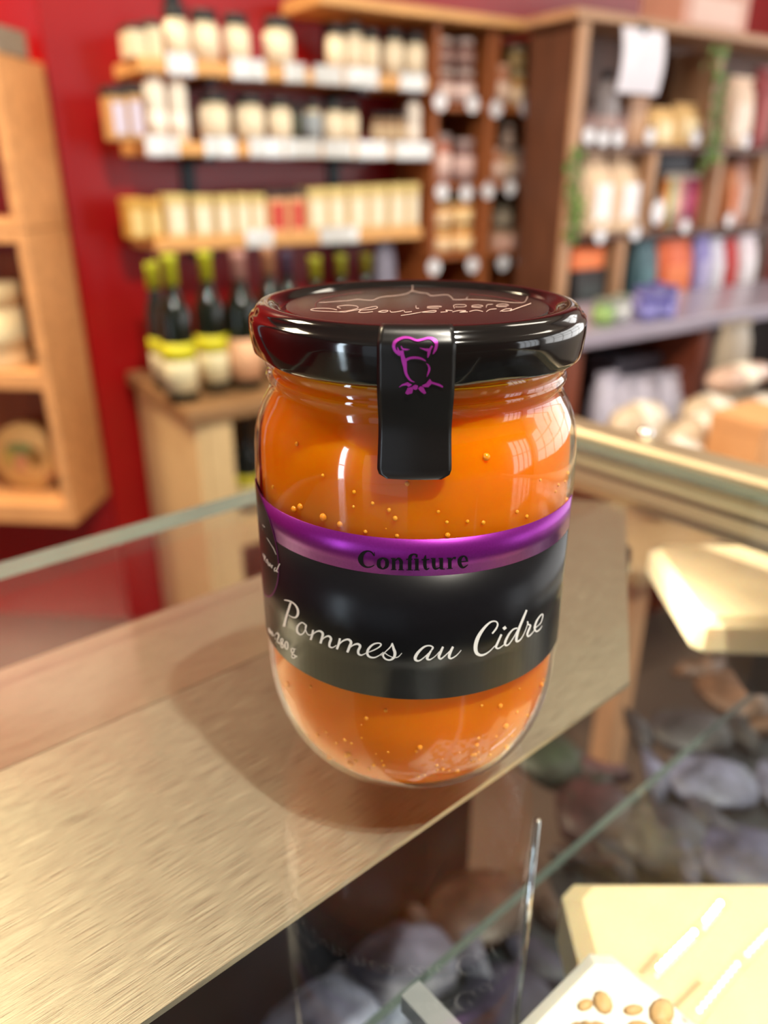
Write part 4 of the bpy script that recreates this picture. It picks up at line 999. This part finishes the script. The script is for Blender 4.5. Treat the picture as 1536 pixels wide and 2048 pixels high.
parcel(1390, 1480, 800, zt2, 0.94, 'cream wrapped parcel at left on the tan tray', (196, 172, 142))
parcel(1484, 1580, 800, zt2, 0.94, 'cream wrapped parcel at right on the tan tray', (196, 168, 146))
parcel(1440, 1560, 738, z_at(1440, 800, .94) + .001, 0.945, 'pinkish wrapped parcel on top of the parcel pile', (194, 160, 140))
carton(1496, 1580, 846, ZLW, 0.62 + .06, 'orange brown box at the right edge beside the parcels', None, body=(214, 156, 104), front=(220, 164, 112), depth=.1)

# ---------------- hanging pine crates on the left wall
G0 = G_WALL - .19
def on_g(x, y, g):
    d = ray(x, y); q = CAM + d * (g / d.dot(GD)); return q.dot(GH), q.z
hR, zbt = on_g(152, 1050, G0)
_, zjn = on_g(110, 462, G0); _, ztp = on_g(30, 100, G0); _, zmid = on_g(40, 748, G0); _, zfl = on_g(40, 1010, G0)
DD = .188; CWD = .42
t = thing('pine_crate', 'lower pale pine crate with a middle shelf, hanging on the red wall', 'crate', gp(hR - CWD, G0, zbt), GROT, 'pine crates on the wall')
h = zjn - zbt - .002
planks(t, 'side_board', [(CWD - .022, CWD, 0, DD, 0, h), (0, .022, 0, DD, 0, h)], M_WOODL)
planks(t, 'floor_board', [(.0225, CWD - .0225, 0, DD, 0, zfl - zbt)], M_WOODL)
planks(t, 'shelf_board', [(.0225, CWD - .0225, 0.004, DD, zmid - zbt - .035, zmid - zbt)], M_WOODL)
planks(t, 'top_board', [(.0225, CWD - .0225, 0, DD, h - .022, h)], M_WOODL)
planks(t, 'back_slat', [(.0225, CWD - .0225, DD - .010, DD - .001, (zfl - zbt) + .002 + k * .118, (zfl - zbt) + .112 + k * .118) for k in range(2)] + [(.0225, CWD - .0225, DD - .010, DD - .001, zmid - zbt + .002 + k * .118, zmid - zbt + .112 + k * .118) for k in range(2)], M_WOODC)
t = thing('pine_crate', 'upper pale pine crate, empty and open backed, hanging on the red wall', 'crate', gp(hR - CWD, G0, zjn), GROT, 'pine crates on the wall')
h2 = ztp - zjn
planks(t, 'side_board', [(CWD - .022, CWD, 0, DD, 0, h2), (0, .022, 0, DD, 0, h2)], M_WOODL)
planks(t, 'floor_board', [(.0225, CWD - .0225, 0, DD, 0, .02)], M_WOODL)
planks(t, 'top_board', [(.0225, CWD - .0225, 0, DD, h2 - .02, h2)], M_WOODL)
dw = thing('driftwood', 'weathered grey wooden block lying on the upper pine crate', 'driftwood', gp(hR - .2, G0 + .02, ztp + .0005), GROT)
MB().prism([(-.06, 0), (.20, -.01), (.205, .10), (.05, .13), (-.06, .11)], 0, .045).build('block', M_GREYWOOD, dw)
MB().tube([(-.05, .05, .052), (.06, .04, .06), (.16, .05, .05)], [.012, .016, .008], 8).build('knot', M_GREYWOOD, dw)
# cream canister
hc, _ = on_g(10, 745, G0 + .08)
t = thing('cream_canister', 'cream paper canister with lid in the pine crate', 'canister', gp(hc, G0 + .085, zmid + .0008), GROT)
hh = on_g(20, 566, G0 + .085)[1] - zmid
MB().lathe([(0, 0), (.054, 0), (.056, .003), (.056, hh * .72), (0, hh * .72)], 36).build('canister_body', mat('cream_paper', (226, 204, 158), .55, noise=.05), t)
MB().lathe([(0, hh * .722), (.058, hh * .722), (.058, hh * .97), (.055, hh), (0, hh)], 36).build('lid', mat('cream_lid', (236, 214, 164), .5, noise=.05), t)
MB().lathe([(.0565, hh * .2), (.0573, hh * .2), (.0573, hh * .5), (.0565, hh * .5)], 36).build('paper_label', mat('olive_cream', (206, 190, 150), .55, noise=.1), t)
# round printed wooden box standing on its edge
hc, zc2 = on_g(52, 940, G0 + .09); rb = .080
t = thing('round_box', 'round wooden box with a printed picture, standing in the lower crate', 'box', gp(hc, G0 + .10, zfl + .001), GROT)
def facing(b, name, m, parent):
    ob = b.build(name, m, parent); ob.rotation_euler = (PI / 2, 0, 0); ob.location = (0, 0, rb); return ob
facing(MB().lathe([(0, -.03), (rb, -.03), (rb, .008), (rb * .985, .010), (0, .010)], 48), 'wooden_drum', mat('poplar', (206, 160, 98), .5, noise=.08), t)
facing(MB().lathe([(rb * .80, .0103), (rb * .80, .0125), (rb * .84, .0125), (rb * .84, .0103)], 48), 'printed_ring', mat('print_gold', (220, 172, 96), .5), t)
rr = random.Random(5)
for nm, c, x, y, rx, ry in (('printed_leaves', (118, 128, 72), -.1, .30, .42, .18), ('printed_figure', (196, 126, 92), -.12, -.12, .14, .28), ('printed_tree', (140, 100, 46), .34, .02, .28, .30), ('printed_meadow', (176, 150, 70), -.42, .02, .16, .26), ('printed_border', (158, 96, 70), .66, -.52, .12, .14)):
    pl = [(rb * (x + rx * math.cos(a) * (1 + .15 * rr.uniform(-1, 1))), rb * (y + ry * math.sin(a) * (1 + .15 * rr.uniform(-1, 1)))) for a in [2 * PI * i / 18 for i in range(18)]]
    facing(MB().prism(pl, .0101, .0107 + .0002 * len(nm) / 10), nm, colmat(c, .5), t)

# ---------------- sweets inside the glass counter
def slab(name, label, cx, cy, z0, wx, wy, h, rot, m, ch=.004, group=None, nuts=0, band=None):
    t = thing(name, label, 'nougat', (cx, cy, z0), rot, group)
    b = MB().box(-wx / 2, wx / 2, -wy / 2, wy / 2, 0, h, ch=ch); o = b.build('nougat_body', m, t)
    if nuts:
        rr = random.Random(nuts)
        for i in range(nuts):
            b = MB(); s = rr.uniform(.0022, .0042)
            b.lathe([(0, -s * .3), (s * .7, -s * .2), (s, 0), (s * .6, s * .25), (0, s * .32)], 10)
            q_ = b.build('almond_piece', mat('almond', (206, 164, 112), .5, noise=.15, scale=300), o)
            q_.location = (rr.uniform(-wx / 2 + .006, wx / 2 - .006), rr.uniform(-wy / 2 + .006, wy / 2 - .006), h + .0002); q_.scale = (1, rr.uniform(.5, .8), 1); q_.rotation_euler = (0, 0, rr.uniform(0, 3))
    if band: MB().box(-wx / 2 - .0006, wx / 2 + .0006, -wy * .12, wy * .12, -.0001, h + .0006).build('paper_band', colmat(band, .5), t)
    return t
M_NOUG = mat('cream_nougat', (238, 214, 170), .4, sss=.4, sssr=(.006, .004, .002), noise=.05, scale=60)
M_NOUGW = mat('white_nougat', (242, 236, 226), .4, sss=.4, sssr=(.006, .005, .004), noise=.04, scale=90)
ZSH = -0.118
p = on_z(1120, 1750, -.088); w_, d_ = .11, .075
slab('nougat_slab', 'large cream nougat slab on the inner glass shelf, nearest the viewer', p.x + w_ / 2, p.y - d_ / 2, ZSH + .0005, w_, d_, .030, 0, M_NOUG, .005)
p = on_z(1200, 1868, -.058); w_, d_ = .075, .06
c = p - C1 * (w_ / 2) - C2 * (d_ / 2)
slab('almond_nougat', 'white nougat block studded with almonds, lying on the cream slab', c.x, c.y, -.0872, w_, d_, .029, CROT, M_NOUGW, .004, nuts=95)
p = on_z(1300, 1080, -.050)
slab('nougat_slab', 'cream nougat slab standing high by the counter end rail', p.x + .05, p.y - .042, -.0700, .105, .078, .020, -.03, M_NOUG, .004)
slab('display_riser', 'dark riser block under the far nougat slab', p.x + .07, p.y - .03, ZSH + .0005, .05, .03, .0472, -.03, M_DARKMETAL, .002)
p = on_z(1452, 2034, -.060)
slab('nougat_slab', 'small cream nougat piece at the lower right corner', p.x + .02, p.y - .014, -.0872, .04, .026, .027, 0.05, M_NOUG, .003)
rr = random.Random(11)
def candy(x, y, z, s, c, label, rot):
    """twist wrapped sweet lying on the case floor"""
    p = on_z(x, y, z); t = thing('wrapped_sweet', label, 'sweet', (p.x, p.y, -.3246), rot, 'wrapped sweets in the case')
    b = MB(); prof = [(0, -1.5), (.55, -1.45), (.42, -1.2), (.18, -1.0), (.5, -.8), (.62, -.4), (.64, 0), (.62, .4), (.5, .8), (.18, 1.0), (.42, 1.2), (.55, 1.45), (0, 1.5)]
    m = mat('wrap_%d_%d_%d' % c, tuple(int(q * .72) for q in c), .45, noise=.65, scale=75, bump=.6)
    b.lathe([(r * s, q * s) for r, q in prof[3:10]], 14, rfun=lambda r, q, a, j: r * (1 + .08 * math.sin(5 * a + q * 60))); ob = b.build('sweet_body', m, t); ob.rotation_euler = (PI / 2, 0, 0); ob.scale = (1.3, .5, 1); ob.location.z = s * .36
    for k in (prof[:4], prof[9:]):
        b = MB().lathe([(r * s, q * s) for r, q in k], 14, rfun=lambda r, q, a, j: r * (1 + .25 * math.sin(6 * a))); ob = b.build('twisted_end', m, t); ob.rotation_euler = (PI / 2, 0, 0); ob.scale = (1.6, .5, 1); ob.location.z = s * .36
ZF = -.30
sw = [(640, 2010, (196, 204, 232), 'pale blue'), (805, 1900, (120, 118, 138), 'lavender grey'), (1190, 1600, (84, 50, 54), 'dull wine red'), (1430, 1540, (120, 122, 150), 'icy lilac'), (1500, 1690, (84, 84, 116), 'violet grey'),
      (960, 1790, (84, 58, 46), 'cocoa brown'), (1095, 1490, (40, 54, 36), 'bottle green'), (1385, 1440, (50, 48, 52), 'charcoal'), (1330, 1650, (66, 64, 80), 'slate'), (1010, 2010, (70, 66, 88), 'smoky plum'), (1470, 1370, (110, 76, 52), 'toffee brown')]
for x, y, c, nm in sw: candy(x, y, ZF, .034, c, '%s twist wrapped sweet on the dark floor of the glass case' % nm, rr.uniform(0, 3.1))
